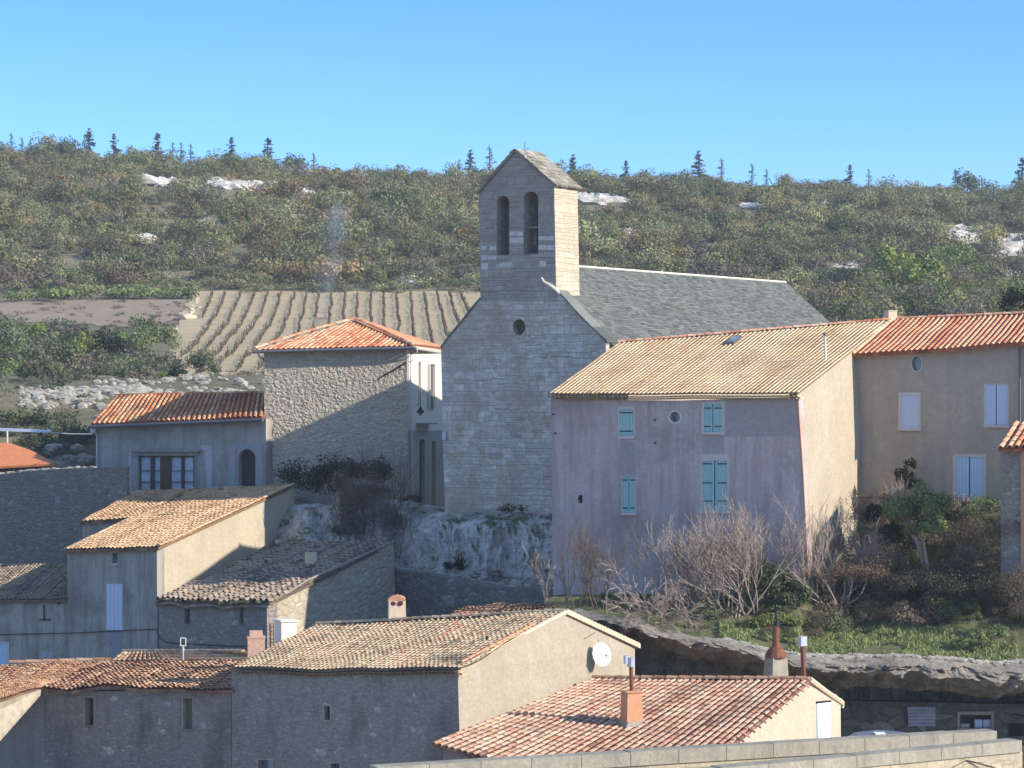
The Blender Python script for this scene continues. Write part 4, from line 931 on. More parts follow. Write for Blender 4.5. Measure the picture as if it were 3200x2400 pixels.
par2 = thing('stone_parapet', wp2.at(2600,2400), 'nearer lower parapet of sunlit blocks at the bottom right corner', 'wall', 'parapet walls')
z2 = -1113*78.2/F
longwall(par2, wp2, 1500, 3195, z2, 'coping', 'wall_body', m_coping, m_para, .33)
mb = MB(); s = [(2978,2398),(3020,2376),(3058,2398)]; mb.tube([wp2.at(x,y,.03) for x,y in s], .012, 4); s = [(3020,2376),(3050,2382),(3110,2399)]; mb.tube([wp2.at(x,y,.03) for x,y in s], .012, 4); mb.make('iron_bracket', m_iron, par2)

# ================================================================== CAR roof glimpsed behind the parapet
cr_ = P(2725,2420,88.5)
car = thing('parked_car', cr_, 'silver blue car half hidden behind the stone parapet', 'car'); mb = MB()
prof = [(-2.1,.3),(-2.15,.75),(-1.2,.95),(-.45,1.38),(.35,1.46),(1.2,1.38),(1.9,1.0),(2.1,.9),(2.12,.3)]
top = Vector((cr_.x, cr_.y, P(2725,2291,88.5).z-1.46)); BASE[car.name] = top.copy(); car.location = top
mb.prism([[top+Vector((x,-.85+(.12 if z > 1 else 0),z)) for x,z in prof]], Vector((0,1.6,0))); mb.make('body', m_car, car)
mb = MB(); mb.prism([[top+Vector((x,-.87,z)) for x,z in [(-1.0,.98),(-.4,1.32),(.3,1.4),(1.1,1.32),(1.6,1.02)]]], Vector((0,1.64,0))); mb.make('window', m_glass, car)
mb = MB(); mb.box(top+Vector((.25,-.1,1.455)), .34,.6,.02,0); mb.make('roof_highlight', m_dish, car)  # white box painting a bright highlight on the car roof
for x in (-1.35,1.35):
    for y in (-.85,.65):
        mb = MB(); mb.tube([top+Vector((x,y,.32)), top+Vector((x,y+.2,.32))], .32, 16); wl_ = mb.make('wheel', m_rubber, car)
        mb = MB(); mb.tube([top+Vector((x,y-.01,.32)), top+Vector((x,y+.21,.32))], .18, 12); mb.make('rim', m_galv, wl_)
# ================================================================== TERRAIN
def interp(x, xs, ys):
    if x <= xs[0]: return ys[0]
    for a, b, c, d in zip(xs, xs[1:], ys, ys[1:]):
        if x <= b: return c+(d-c)*(x-a)/(b-a)
    return ys[-1]
SKX = [-600,0,200,300,400,530,600,700,900,1000,1200,1500,1800,2000,2200,2400,2800,3100,3200,3900]
SKY = [492,494,484,500,492,512,520,512,532,545,542,553,567,577,572,582,592,612,600,608]
KY = [20,70,100,110,118,128,135,139.5,146,151,160,173,200,250,300]
KZ = [-26,-19,-16.5,-15.5,-15.2,-15,-13.5,-12.0,-4.0,-2.8,-1.0,.1,.9,5.1,10.0]
SKY = [y+13 for y in SKY]
def ground_z(px, Y, n=True):
    if Y <= 300: z = interp(Y, KY, KZ)
    else:
        zs = (1200-interp(px, SKX, SKY))*450/F; xx = (px-1600)/F*Y
        if Y <= 450:
            k = (Y-300)/150; z = 10+(zs-10)*(k+.10*math.sin(math.pi*k))
        elif Y <= 700: z = zs-(Y-450)*.03
        else: z = zs-7.5-(Y-700)*.004
    if n:
        x = (px-1600)/F*Y
        if Y > 305: z += min(1, (Y-305)/20)*min(1, max(0, (452-Y)/20))*(1.6*noise.noise(Vector((x*.03, Y*.03, 0)))+.7*noise.noise(Vector((x*.1, Y*.1, 4))))
        elif 130 < Y < 250: z += .45*noise.noise(Vector((x*.12, Y*.12, 2)))*min(1,(Y-130)/8)*min(1,(250-Y)/20)
    return z
def G(px, Y, up=0.0): return Vector(((px-1600)/F*Y, Y, ground_z(px, Y)+up))
def sheet(name, pxs, Ys, mat, up=0.0, fn=None, mask=None, kind='structure', smooth=True):
    mb = MB(); nx, ny = len(pxs), len(Ys); vs = []
    for Y in Ys:
        for px in pxs: vs.append((fn or G)(px, Y, up))
    fs = [(j*nx+i, j*nx+i+1, (j+1)*nx+i+1, (j+1)*nx+i) for j in range(ny-1) for i in range(nx-1) if mask is None or mask((pxs[i]+pxs[i+1])/2, (Ys[j]+Ys[j+1])/2)]
    mb.add(vs, fs); o = mb.make(name, mat, smooth=smooth)
    if kind: o['kind'] = kind
    return o
t = NT('hill_soil'); c = t.mix(t.ramp(t.noise(.12, det=8, ro=.7), [(.4,0),(.6,1)]), (.19,.165,.10), (.27,.225,.15)); c = t.mix(t.ramp(t.noise(.9, det=8, ro=.8), [(.45,0),(.62,.7)]), c, (.10,.115,.05)); m_soil = t.done(c, t.bump(t.noise(2, det=8, ro=.8), 1, .3))
t = NT('vineyard_earth'); c = t.mix(t.ramp(t.noise(.25, det=8, ro=.7), [(.35,0),(.65,1)]), (.56,.43,.26), (.49,.37,.22)); c = t.mix(t.ramp(t.noise(1.2, t.map(t.obj, (.25,1.6,1)), 8, .8), [(.42,0),(.62,.85)]), c, (.27,.22,.14)); c = t.mix(t.ramp(t.noise(.12, det=4), [(.5,0),(.7,.6)]), c, (.33,.31,.19)); m_vine = t.done(c, t.bump(t.noise(3, det=8, ro=.8), .8, .15))
t = NT('fallow_earth'); c = t.mix(t.ramp(t.noise(.2, det=8, ro=.7), [(.35,0),(.65,1)]), (.29,.205,.15), (.34,.26,.195)); c = t.mix(t.ramp(t.noise(1.5, det=8, ro=.8), [(.45,0),(.62,.6)]), c, (.19,.16,.10)); m_fal = t.done(c, t.bump(t.noise(3, det=8, ro=.8), .8, .15))
pxs = list(range(-900, 4200, 40)); Ys = [20,50,80,95,105,112,118,122,126,129,132]+list(range(136,300,4))+list(range(300,460,5))+[480,520,600,700,900,1500,2500]
pxw = [-9000,-5000,-2500,-1500]+pxs+[4600,6000,9000,12000]
sheet('hillside', pxw, Ys, m_soil)
mb = MB(); mb.add([Vector((x,y,z)) for y,z in ((-600,-24),(-60,-27),(20,-25.5),(70,-18.9),(92,-16.5)) for x in (-600,-200,-60,-25,25,60,200,600)], [(j*8+i,j*8+i+1,(j+1)*8+i+1,(j+1)*8+i) for j in range(4) for i in range(7)])
vf = mb.make('bounce_ground', rock_mat('pale_bounce_ground', (.56,.49,.38), (.46,.40,.30), (.34,.30,.21), None, .3)); vf['kind'] = 'structure'  # unseen pale ground added to bounce light onto the shaded walls
def in_vine(px, Y):
    xl = interp(Y, [196,215,240,262,285,300], [560,545,545,556,590,600]); xr = 1500+ (300-Y)*1.2
    return xl+25*noise.noise(Vector((Y*.15,0,0))) < px < xr and 191+6*noise.noise(Vector((px*.03,1,0))) < Y < 301
def in_fal(px, Y):
    xr = interp(Y, [250,262,280,300], [470,545,575,590]); return -400 < px < xr and interp(px, [-400,100,300,470], [262,258,254,250])+5*noise.noise(Vector((px*.02,0,3))) < Y < 291
sheet('vineyard_soil', list(range(520,1640,10)), [186+i*1.5 for i in range(78)], m_vine, .04, mask=in_vine)
sheet('fallow_field', list(range(-420,600,10)), [244+i*1.5 for i in range(34)], m_fal, .04, mask=in_fal)

# vine rows
m_vst = simple('vine_wood', (.12,.095,.065), .9, var=.3, sc=6)
rr = random.Random(21)
tops = [665,705,752,796,838,878,918,957,996,1036,1078,1117,1158,1198,1240,1283,1325,1365,1402,1440]
for i, tx in enumerate(tops):
    X300 = (tx-1600)/F*300; mb = MB(); Y = 299; k0 = G(tx, 299)
    yend = interp(tx, [665,705,752,840,1500], [262,212,203,200,200])
    b0 = None; path = []
    while Y > yend:
        t_ = (300-Y)/100
        X = X300+t_*(interp(tx,[665,710,838,957,1158,1283,1445],[9.2,8.6,7.4,7,5.3,4.2,4.5])-t_*interp(tx,[838,1100],[2.4,0]))+.25*noise.noise(Vector((Y*.08, tx, 0)))
        px = 1600+F*X/Y; p = G(px, Y, .08); path.append(p)
        if rr.random() > .07:
            h = rr.uniform(.2,.55); q = p+Vector((rr.uniform(-.08,.08), 0, 0)); mb.tube([q, q+Vector((rr.uniform(-.1,.1),rr.uniform(-.2,.2),h*.6)), q+Vector((rr.uniform(-.12,.12),rr.uniform(-.3,.3),h))], [.06,.05,.02], 4)
            for s_ in (-1,1): mb.tube([q+Vector((0,0,h*.55)), q+Vector((rr.uniform(-.12,.12), s_*.55, h*.55+rr.uniform(-.1,.25)))], [.055,.03], 3)
        Y -= .95
    for a in path[::9]: mb.tube([a, a+Vector((0,0,.8))], .03, 4)
    mb.tube([a+Vector((0,0,.0)) for a in path], .035, 4)
    o = mb.make('vine_row', m_vst, None, path[len(path)//2])
    where = 'leftmost short vine row' if i == 0 else ('row %s of bare vines counted from the left edge of the brown vineyard' % ['','two','three','four','five','six','seven','eight','nine','ten','eleven','twelve','thirteen','fourteen','fifteen','sixteen','seventeen','eighteen','nineteen','twenty'][i])
    tag(o, where+(' beside the pale boulders' if i == 0 else ''), 'vine row', 'bare vine rows in the vineyard')

# ------------------------------------------------------------------ hill scrub
rng = np.random.default_rng(5)
def proto(seed, n, sub=8, r=(1,1,.85)):
    g = np.random.default_rng(seed); return quads(crown_pts((0,0,.55), r, n, g, sub, .7), .17, g)
PR = [proto(s, 240, 6+s%5) for s in range(10)]
def proto2(seed): g = np.random.default_rng(seed+50); return quads(crown_pts((0,0,.55), (1,1,.85), 760, g, 12, .7), .11, g)
PB = [proto2(s) for s in range(8)]
OUT = [(490,578,56,26),(760,592,90,16),(950,607,32,8),(670,704,22,10),(450,758,16,10),(1075,617,26,8),(1450,634,30,9),(1870,634,78,16),(2350,645,34,7),(2650,846,62,10),(3010,745,60,20),(3165,775,50,38),(1300,884,30,13),(90,590,14,6),(1560,760,10,5),(890,712,16,5),(2890,720,20,12),(2555,642,22,6),(2050,636,20,6),(2130,740,24,7),(3150,868,34,5),(1950,740,18,6)]
PAL = [((.21,.215,.105),30),((.17,.185,.09),24),((.25,.24,.135),14),((.13,.15,.085),10),((.26,.22,.14),10),((.27,.205,.09),4),((.25,.165,.08),1.5),((.235,.21,.09),2),((.21,.17,.15),6),((.16,.19,.09),5)]
pc = np.array([c for c, w in PAL]); pw = np.array([w for c, w in PAL], float); pw /= pw.sum()
Vs, Cs, Rs = [], [], []
def add_bush(p, s, hs, col, k):
    pv = PB[k % 8] if (s > 1.45 or p[1] < 125) else PR[k]; a = rng.random()*6.28; ca, sa = math.cos(a), math.sin(a)
    V = np.empty_like(pv); V[:,0] = (pv[:,0]*ca-pv[:,1]*sa)*s; V[:,1] = (pv[:,0]*sa+pv[:,1]*ca)*s; V[:,2] = pv[:,2]*s*hs
    Vs.append(V+np.array(p)); n = len(pv)//4; Cs.append(np.tile(col*(.6+.75*rng.random()**1.3), (n,1))); Rs.append(rng.random(n))
def clear(px, Y, z):
    py = 1200-z/Y*F
    for a, b, c, d in OUT:
        if ((px-a)/(c+6))**2+((py-b-16)/(d+14))**2 < 1.0: return True
    return False
cnt = 0
for i in range(31000):
    Y = rng.uniform(236,458); px = rng.uniform(-850,4050)
    if rng.random() > (Y/458)**1.0: continue
    if Y < 305 and px < 1750:
        continue
    if Y < 300 and px < 1560: continue
    z = ground_z(px, Y)
    if clear(px, Y, z): continue
    x = (px-1600)/F*Y; n1 = noise.noise(Vector((x*.05, Y*.05, 9)))
    s = rng.uniform(.7,1.5)*(1.0+.35*n1)*(1.75 if rng.random() < .2 else 1)*(.78 if Y > 436 else 1); n2 = noise.noise(Vector((x*.045, Y*.06, 31))); c_ = pc[rng.choice(len(pc), p=pw)]*(.55+.45*1) ; c_ = c_*(.45)+.55*np.array(pc[int(abs(n2)*19) % len(pc)]); c_ = c_*(1+.22*n1)*(.96,.95,.86)
    if n1 > .15 and 500 < px < 1500 and rng.random() < .12: c_ = np.array((.25,.17,.085))
    py = 1200-z/Y*F
    if py > 800 and px > 2650 and rng.random() < .35: c_ = np.array((.12,.16,.045))
    if py > 800 and rng.random() < .2: c_ = np.array((.15,.125,.10))
    add_bush((x, Y, z-.25), s, rng.uniform(.75,1.25), c_, rng.integers(0,10)); cnt += 1
    if cnt > 10600: break
for i in range(260):                                     # dense edge above the vineyard
    px = rng.uniform(-250, 1600); Y = rng.uniform(300.5,309); z = ground_z(px, Y)
    add_bush(((px-1600)/F*Y, Y, z-.2), rng.uniform(.7,1.3), rng.uniform(.8,1.1), pc[rng.choice(len(pc), p=pw)], rng.integers(0,10))
V = np.concatenate(Vs); o = npmesh('hill_scrub', V, 4, m_tint, None, (0,350,15), np.concatenate(Rs), np.concatenate(Cs))
tag(o, 'dense evergreen and rust coloured scrub covering the hillside', 'scrub', None, 'stuff')
print('scrub bushes', cnt, 'leaves', len(V)//4)
# valley scrub at left, below the fallow field
Vs, Cs, Rs = [], [], []
for i in range(430):
    Y = rng.uniform(150, 256); px = rng.uniform(-500, 560 if Y > 172 else 330)
    if Y > 205 and px > 500: continue
    if Y > 250 and rng.random() < .5: continue
    if 158 < Y < 176 and rng.random() < .75: continue
    c_ = np.array([(.09,.115,.06),(.13,.15,.095),(.075,.09,.05),(.16,.13,.10),(.12,.16,.05)][rng.integers(0,5)])
    add_bush(((px-1600)/F*Y, Y, ground_z(px, Y)-.2), rng.uniform(.5,1.3), rng.uniform(.7,1.1), c_, rng.integers(0,10))
for i in range(150):
    Y = rng.uniform(133, 152); px = rng.uniform(-300, 300)
    add_bush(((px-1600)/F*Y, Y, ground_z(px, Y)-.2), rng.uniform(.4,1.0), rng.uniform(.7,1.1), np.array([(.07,.09,.05),(.10,.125,.06),(.13,.12,.085)][rng.integers(0,3)]), rng.integers(0,10))
for i in range(130):
    px = rng.uniform(-300,560); Y = rng.uniform(252,294)
    add_bush(((px-1600)/F*Y, Y, ground_z(px, Y)-.12), rng.uniform(.2,.6), rng.uniform(.5,.8), np.array([(.20,.16,.11),(.22,.17,.13),(.13,.15,.08)][rng.integers(0,3)]), rng.integers(0,10))
for i in range(60):
    px = rng.uniform(560,1450); Y = rng.uniform(190,200)
    add_bush(((px-1600)/F*Y, Y, ground_z(px, Y)-.12), rng.uniform(.25,.7), .6, np.array([(.20,.17,.11),(.16,.17,.10)][rng.integers(0,2)]), rng.integers(0,10))
V = np.concatenate(Vs); o = npmesh('valley_scrub', V, 4, m_tint, None, (-25,180,0), np.concatenate(Rs), np.concatenate(Cs))
tag(o, 'low mixed bushes and brambles below the fallow field', 'scrub', None, 'stuff')
# the hedge line on the near side of the hill
rr = random.Random(8)
# single bushes that stand out
def bush(px, Y, r, h, mat, label, n=700, leaf=.22, seed=1, cat='bush', group=None, name='bush', up=0, dz=None):
    b = dz if dz is not None else G(px, Y, -.1+up)
    return tag(crown(name, [((b.x, b.y, b.z+h*.45), (r, r*.9, h*.6))], n, leaf, mat, None, b, seed, 10), label, cat, group)
gb = 'single bushes on the far slopes'
bush(115,287,3.4,1.7,m_g2,'bright green hedge bush at the left end of the brown field edge',700,.3,1,group=gb)
bush(200,289,3.0,1.6,m_g2,'second bright green hedge bush along the brown field edge',700,.3,2,group=gb)
bush(300,291,3.6,1.6,m_g2,'long low green hedge bush in the middle of the field edge',800,.3,3,group=gb)
bush(410,292,3.4,1.5,m_g2,'green hedge bush above the brown field, next to the last one',800,.3,4,group=gb)
bush(510,293,3.4,1.5,m_g2,'large green bush at the right end of the field hedge near the vineyard corner',900,.3,5,group=gb)
bush(575,291,2.0,1.4,m_g2,'rounded green bush touching the vineyard corner',500,.3,6,group=gb)
bush(395,304,3.6,2.6,m_g5,'purple brown leafless thicket behind the green hedge',1500,.2,7,group=gb)
bush(20,298,3.2,4.2,m_g5,'purple brown leafless thicket at the left frame edge',1500,.2,8,group=gb)
bush(120,228,2.1,2.2,m_g7,'yellow green bush with a dead stem below the brown field',1100,.2,9,group=gb)
bush(60,206,3.4,3.8,m_g3,'big grey olive bush at the left edge below the field',2600,.2,10,group=gb)
bush(170,196,2.8,2.8,m_g3,'grey olive bush between the big left one and the green scrub',1900,.2,11,group=gb)
bush(270,212,1.6,2.4,m_g7,'small yellow green bush amid the valley scrub',900,.2,12,group=gb)
bush(330,210,2.0,2.6,m_g1,'dark green bush amid the valley scrub',1000,.2,13,group=gb)
bush(420,215,1.9,2.3,m_g2,'mid green bush at the right of the valley scrub',1000,.2,14,group=gb)
bush(505,222,1.6,2.3,m_g2,'upright green bush beside the vineyard edge',900,.2,15,group=gb)
bush(640,176,1.15,1.9,m_g3,'lone grey green bush at the foot of the vineyard above the orange roof',1500,.13,16,group=gb)
bush(545,185,.9,1.0,m_g1,'small dark bush at the stony edge of the vineyard',500,.15,17,group=gb)
bush(913,452,2.5,4.0,m_g3,'large rounded grey green tree crown on the skyline left of the belfry',900,.4,18,group=gb,cat='tree',name='round_tree')
bush(3015,452,2.6,4.6,m_g3,'rounded tree crown standing above the skyline at right',900,.4,19,group=gb,cat='tree',name='round_tree')
bush(2790,300,2.6,6.0,m_g7,'tall bright lime green tree in the scrub at right, left one of the pair',1800,.34,20,group=gb,cat='tree',name='round_tree')
bush(2880,292,3.0,5.8,m_g7,'tall bright lime green tree in the scrub at right, right one of the pair',2000,.34,21,group=gb,cat='tree',name='round_tree')
bush(3190,150,1.3,1.6,m_g1,'dark rounded bush just above the orange ridge at the right edge',1500,.12,22,group=gb,dz=P(3185,990,150))
for k,(px,py) in enumerate([(190,695),(215,740),(620,745),(955,757),(1160,770),(1240,575+60),(1810,690),(1425,700),(1440,820)]):
    Y = 300+150*(915-py)/(915-540); Y = min(440, max(305, Y))
    bush(px, Y, 1.5, 1.9, m_g6, ['orange autumn bush at far left of the hillside','rusty bush just below the first orange one at far left','small orange bush above the middle of the vineyard','bright orange red bush left of the smoke','rust bush right of the smoke','red brown bush close under the upper rock band','golden brown bush just right of the belfry','rust bush left of the belfry wall','russet bush beside the foot of the belfry'][k], 600, .28, 30+k, group='autumn coloured bushes on the hillside')

# ------------------------------------------------------------------ skyline conifers
def conifer(seed, dead=False):
    g = random.Random(seed); t_ = thing('conifer_tree', (0,0,0), '', 'tree'); mb = MB(); H = 6.0
    tr = [Vector((0,0,-1)), Vector((g.uniform(-.1,.1),0,2)), Vector((g.uniform(-.15,.15),0,4)), Vector((0,0,H))]; mb.tube(tr, [.14,.1,.06,.02], 5)
    V = []; rg = np.random.default_rng(seed); pts = []
    z = .6
    while z < H-.2:
        L = (1-z/H)**.8*1.75*(g.uniform(.5,1.15) if not dead else g.uniform(.25,.9))+.12
        for k in range(4):
            a = g.uniform(0,6.28); e = Vector((math.cos(a)*L, math.sin(a)*L, -.10*L+g.uniform(-.1,.28))); mb.tube([Vector((0,0,z)), Vector((0,0,z))+e], [.04,.012], 3, caps=False)
            m = int((34 if not dead else 9)*L)
            for q in range(m):
                u = g.uniform(.15,1); pts.append(Vector((0,0,z))+e*u+Vector((g.gauss(0,.09),g.gauss(0,.09),g.gauss(0,.07))))
        z += g.uniform(.22,.42)
    mb.make('trunk', m_bark, t_)
    npmesh('crown', quads(np.array([tuple(p) for p in pts]), .20, rg), 4, m_gc, t_)
    return t_
protoC = [conifer(1), conifer(2), conifer(3, True), conifer(4)]
CON = [(-12,440,0,'cut by the left frame edge'),(35,425,2,'thin and bare, near the left frame corner'),(68,436,2,'small and thin, second sparse one from the left corner'),(96,440,2,'small and bare, just right of two other thin ones'),(277,413,0,'dense and spiky, first tall one from the left'),(357,428,3,'broad based, right of the first tall spiky one'),(492,424,1,'slender with a long tip above the pale clearing'),(540,452,2,'faint and leafless, right of the long-tipped one'),(566,452,2,'faint and leaning, beside the round shrub gap'),(596,458,2,'thin bare spike alone above the white rocks'),(722,440,3,'broad and ragged, left of two near the round tree'),(838,440,1,'tall and ragged, right before the round tree'),(980,485,2,'tiny bare spike right of the round tree'),(1435,505,2,'small spike left of the tall pair near the belfry'),(1470,480,0,'ragged, left one of the tall pair by the belfry'),(1530,466,2,'slim with clear whorls, closest to the belfry'),(1790,494,0,'bushy one directly right of the belfry'),(1955,512,3,'short one in the middle right skyline'),(2020,540,2,'tiny bare spike, right of the short conifer'),(2183,484,0,'tallest one above the church roof ridge'),(2255,502,2,'thin pale one right of the tallest above the church roof'),(2350,518,2,'twin-stemmed sparse one above the brown shrub'),(2395,535,2,'tiny leafless spike right of the twin-stemmed one'),(2655,525,3,'low bushy one far right of the church'),(2715,535,2,'leaning dead one in the right skyline'),(2985,536,2,'bare one leaning on the rounded right tree'),(3195,502,1,'dark tall one cut by the right frame edge')]
for i,(px,ty,k,d) in enumerate(CON):
    Yc = 449; gz = ground_z(px, Yc); top = (1200-ty+5)*Yc/F; H = max(1.6, top-gz+.3); s = H/6.0
    src = protoC[k]; o = copy_tree(src, (((px-1600)/F*Yc), Yc, gz-.3), R.uniform(0,6.28), (s*1.25, s*1.25, s*1.08))
    o['label'] = 'skyline conifer, '+d; o['group'] = 'conifers along the hill crest'
for p in protoC:
    for c in list(p.children): bpy.data.objects.remove(c)
    bpy.data.objects.remove(p)

# ------------------------------------------------------------------ rock outcrops of the hill
m_rockh = rock_mat('hill_limestone', (.58,.545,.49), (.44,.405,.35), (.24,.205,.16), None, .5)
desc = ['large sloping pale rock slab near the upper left crest','long white rock band right of the sloping slab','thin white ledge at the right end of the upper rock band','small overhanging white rock in the middle left scrub','small grey rock patch below and left of the overhang','pale rocks above the reddish scrub, left of the belfry','rock ledge touching the belfry at its left','long pale rock ledge directly right of the belfry','thin white ledge over the middle of the church roof','white ledge above the end of the church roof','pale layered rocks at the right, upper group','layered white rocks cut by the right frame edge','white rocks above the right end of the vineyard','tiny pale rock at far left','tiny pale boulder in the scrub left of the belfry','small white stones beside the smoke','grey rocks left of the right-hand layered group','grey stony patch under the right skyline','small ledge just right of the belfry ledge','scattered pale stones low on the right slope','narrow white ledge low at the right frame edge','small stones right of the belfry at mid height']
for i,(px,py,rx,ry) in enumerate(OUT):
    Y = 300
    for q in range(60):
        Y = 240+q*3.6
        if 1200-ground_z(px,Y)/Y*F < py: break
    pm = Y/F; mb = MB(); g = random.Random(i); n = max(4, int(rx*1.0))
    for k in range(n):
        dx = g.uniform(-1,1)*rx; lim = math.sqrt(max(0,1-(dx/rx)**2)); dy = g.uniform(-1,1)*lim
        Yq = Y-dy*ry*.28; p = G(px+dx, Yq, .1); s = g.uniform(.4,1.0)*min(1.5, ry*pm*1.6+.25)
        mb.rock(p, s*g.uniform(1.0,2.0), s*1.1, s*g.uniform(.45,.8), i*50+k, 2, 0, .55, 1.8)
    tag(mb.make('rock_outcrop', m_rockh, None, G(px, Y)), desc[i], 'rock', 'pale rock outcrops on the hill')

# boulders and rubble in the middle distance
bl = [(600,962,14,'tall cream boulder heap at the upper left edge of the vineyard'),(583,1000,22,'flat cream boulder at the vineyard edge below the heap'),(548,1033,7,'small white stone at the left foot of the vineyard'),(588,1125,7,'white stone in the rubble below the vineyard')]
for i,(px,py,s,l) in enumerate(bl):
    for q in range(80):
        Y = 180+q*1.6
        if 1200-ground_z(px,Y)/Y*F < py: break
    p = G(px, Y, .1); k = s*Y/F; mb = MB()
    if i == 0:
        for j in range(11): mb.rock(G(px+R.uniform(-10,22), Y-12+j*2.6, .05), k*.6, k*.6, k*.42, j, 2, 0, .5)
    else: mb.rock(p, k*1.4, k, k*.75, i, 2)
    tag(mb.make('boulder', simple('cream_rock',(.50,.42,.30),.9,var=.35,sc=2,bump=.8), None, p), l, 'boulder', 'boulders at the vineyard edge')
mb = MB(); g = random.Random(3)
for k in range(520):
    px = g.uniform(60, 840); Y = g.uniform(150, 176) if px > 300 else g.uniform(158,172)
    if px > 380 and g.random() < .3: Y = g.uniform(140,150)
    s = g.uniform(.08,.34)*(1.5 if g.random() < .12 else 1); mb.rock(G(px, Y, .02), s*g.uniform(1,1.6), s, s*g.uniform(.5,.9), k, 1, 0, .4)
tag(mb.make('stone_rubble', m_rockw, None, (-17,160,-1)), 'pale loose rubble along the old terrace below the vineyard', 'rubble', None, 'stuff')
for k,(px,py,s) in enumerate([(205,1448,.75),(265,1440,.55),(290,1452,.35),(170,1405,.5),(240,1400,.3)]): mb = MB(); mb.rock(P(px,py,147), s*1.2, s, s*.7, k+5, 3); tag(mb.make('boulder', m_rockw, None, P(px,py,147)), ['broad rounded white boulder left of the low house','white boulder touching the left corner of the low house','small white stone at the base of the low house corner','pale boulder above the shed end of the white group','smallest pale rock behind the white boulders'][k], 'boulder')
# tiny orange roofed shed, plank and garden wall at the far left
sh = thing('shed', P(40,1470,141), 'low shed with smooth orange roof at the left frame edge', 'outbuilding')
slab_poly(sh, 'roof', [P(-80,1462,141.6), P(172,1448,141.6), P(100,1408,143), P(30,1384,144), P(-80,1384,144)], simple('orange_membrane',(.55,.20,.09),.8,var=.2), .12, Vector((0,-.3,1)))
slab_poly(sh, 'wall', [P(-80,1466,141.7), P(140,1453,141.7), P(140,1490,141.7), P(-80,1490,141.7)], m_dark, .3, Vector((0,-1,0)))
mb = MB(); mb.tube([P(22,1386,148), P(22,1342,148)], .07, 6); mb.make('post', m_cream, sh)
pl = MB(); pl.box8([P(-40,1340,135), P(145,1348,135), P(150,1352,135), P(-40,1346,135)], Vector((0,1.0,.05))); tag(pl.make('plank', m_galv, None, P(60,1345,135)), 'grey plank shelf raised over the orange shed roof', 'plank')
cb_ = MB(); cb_.tube([P(150,1350,136), P(220,1356,138), P(288,1356,140.6)], .02, 4); tag(cb_.make('overhead_cable', m_galv, None, P(220,1356,138)), 'thin pale cable from the plank to the white globe lamp', 'cable')
# dark retaining wall under the shed
wr = Wall(-200,141.2,402,135.2)
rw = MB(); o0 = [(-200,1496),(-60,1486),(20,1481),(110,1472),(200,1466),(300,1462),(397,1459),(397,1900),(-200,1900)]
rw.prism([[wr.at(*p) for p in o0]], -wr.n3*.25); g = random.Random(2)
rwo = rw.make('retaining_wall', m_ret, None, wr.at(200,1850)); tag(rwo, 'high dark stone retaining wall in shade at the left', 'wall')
mb = MB()
for k in range(46):
    x = -60+k*7.8+g.uniform(-3,3); y = interp(x, [-200,-60,20,110,200,300,402], [1496,1486,1481,1472,1466,1462,1459]); s = g.uniform(.06,.16); mb.rock(wr.at(x, y-1, -.2), s*1.5, s, s*.8, k, 1)
mb.make('coping_stones', m_rockw, rwo)

# ================================================================== ROCK AND WALLS UNDER THE CHURCH
def lerp(a, b, t): return a+(b-a)*t
def crag(px, v, up=0):
    y0 = interp(px, [860,1230,1260,1500,1760], [1700,1770,1790,1832,1850]); y1 = interp(px, [860,1000,1240,1390,1560,1760], [1560,1556,1560,1586,1592,1580])
    prof = interp(v, [0,.22,.3,.62,.72,1.0], [0,.10,.16,.80,.90,1.0]); Y = lerp(interp(px,[860,1230,1760],[124,122.6,114.5]), interp(px,[860,1260,1390,1760],[134,130.5,126.2,123.2]), interp(v, [0,.22,.3,.62,.72,1.0], [0,.45,.5,.66,.85,1.0]))
    if px < 1260: Y += 0
    n = noise.noise(Vector((px*.012, v*3, 1)))*9+noise.noise(Vector((px*.03, v*8, 4)))*5
    e = min(1, v*6)*min(1, (1-v)*6)
    Y += 1.0*noise.noise(Vector((px*.011, v*2.2, 7)))*e+.75*abs(noise.noise(Vector((px*.022+v*1.5, v*4, 13))))*e+.45*abs(noise.noise(Vector((px*.055-v*2, v*12, 3))))*e+.12*noise.noise(Vector((px*.15, v*30, 3)))*e
    return P(px, lerp(y0, y1, prof)+n*e*.8, Y)+Vector((0,0,up))
o = sheet('rock_slope', [860+6*i for i in range(152)], [i/80 for i in range(81)], m_rockl, fn=crag, kind='structure', smooth=False); o.name = 'rock_slope'
wq = Wall(1225,122.0,1790,113.6)
rw2 = MB(); rw2.prism([[wq.at(*p) for p in [(1225,1780),(1330,1792),(1440,1815),(1560,1836),(1700,1842),(1790,1852),(1790,2080),(1225,2080)]]], -wq.n3*.6)
rwo = rw2.make('retaining_wall', rubble('bluish_rubble', (.19,.17,.155), (.27,.25,.235), (.15,.14,.13), .24, .8, (.42,.40,.38), .94), None, wq.at(1500,1950)); tag(rwo, 'sloping rubble retaining wall below the white rock', 'wall')
mb = MB(); g = random.Random(9)
for k in range(130):
    px = g.uniform(1240,1720); v = g.uniform(.02,.26); s = g.uniform(.05,.17); mb.rock(crag(px, v, .03), s*1.4, s, s*.7, k, 1)
tag(mb.make('loose_stones', m_rockw, None, crag(1480,.15)), 'fallen stones at the foot of the white rock', 'rubble', None, 'stuff')
sw = MB(); sw_w = Wall(922,132.8,1062,130.0); sw.prism([[sw_w.at(*p) for p in [(922,1560),(990,1548),(1062,1556),(1062,1760),(922,1760)]]], -sw_w.n3*.5)
tag(sw.make('garden_wall', m_ret, None, sw_w.at(990,1700)), 'dark mossy garden wall under the evergreen hedge', 'wall')
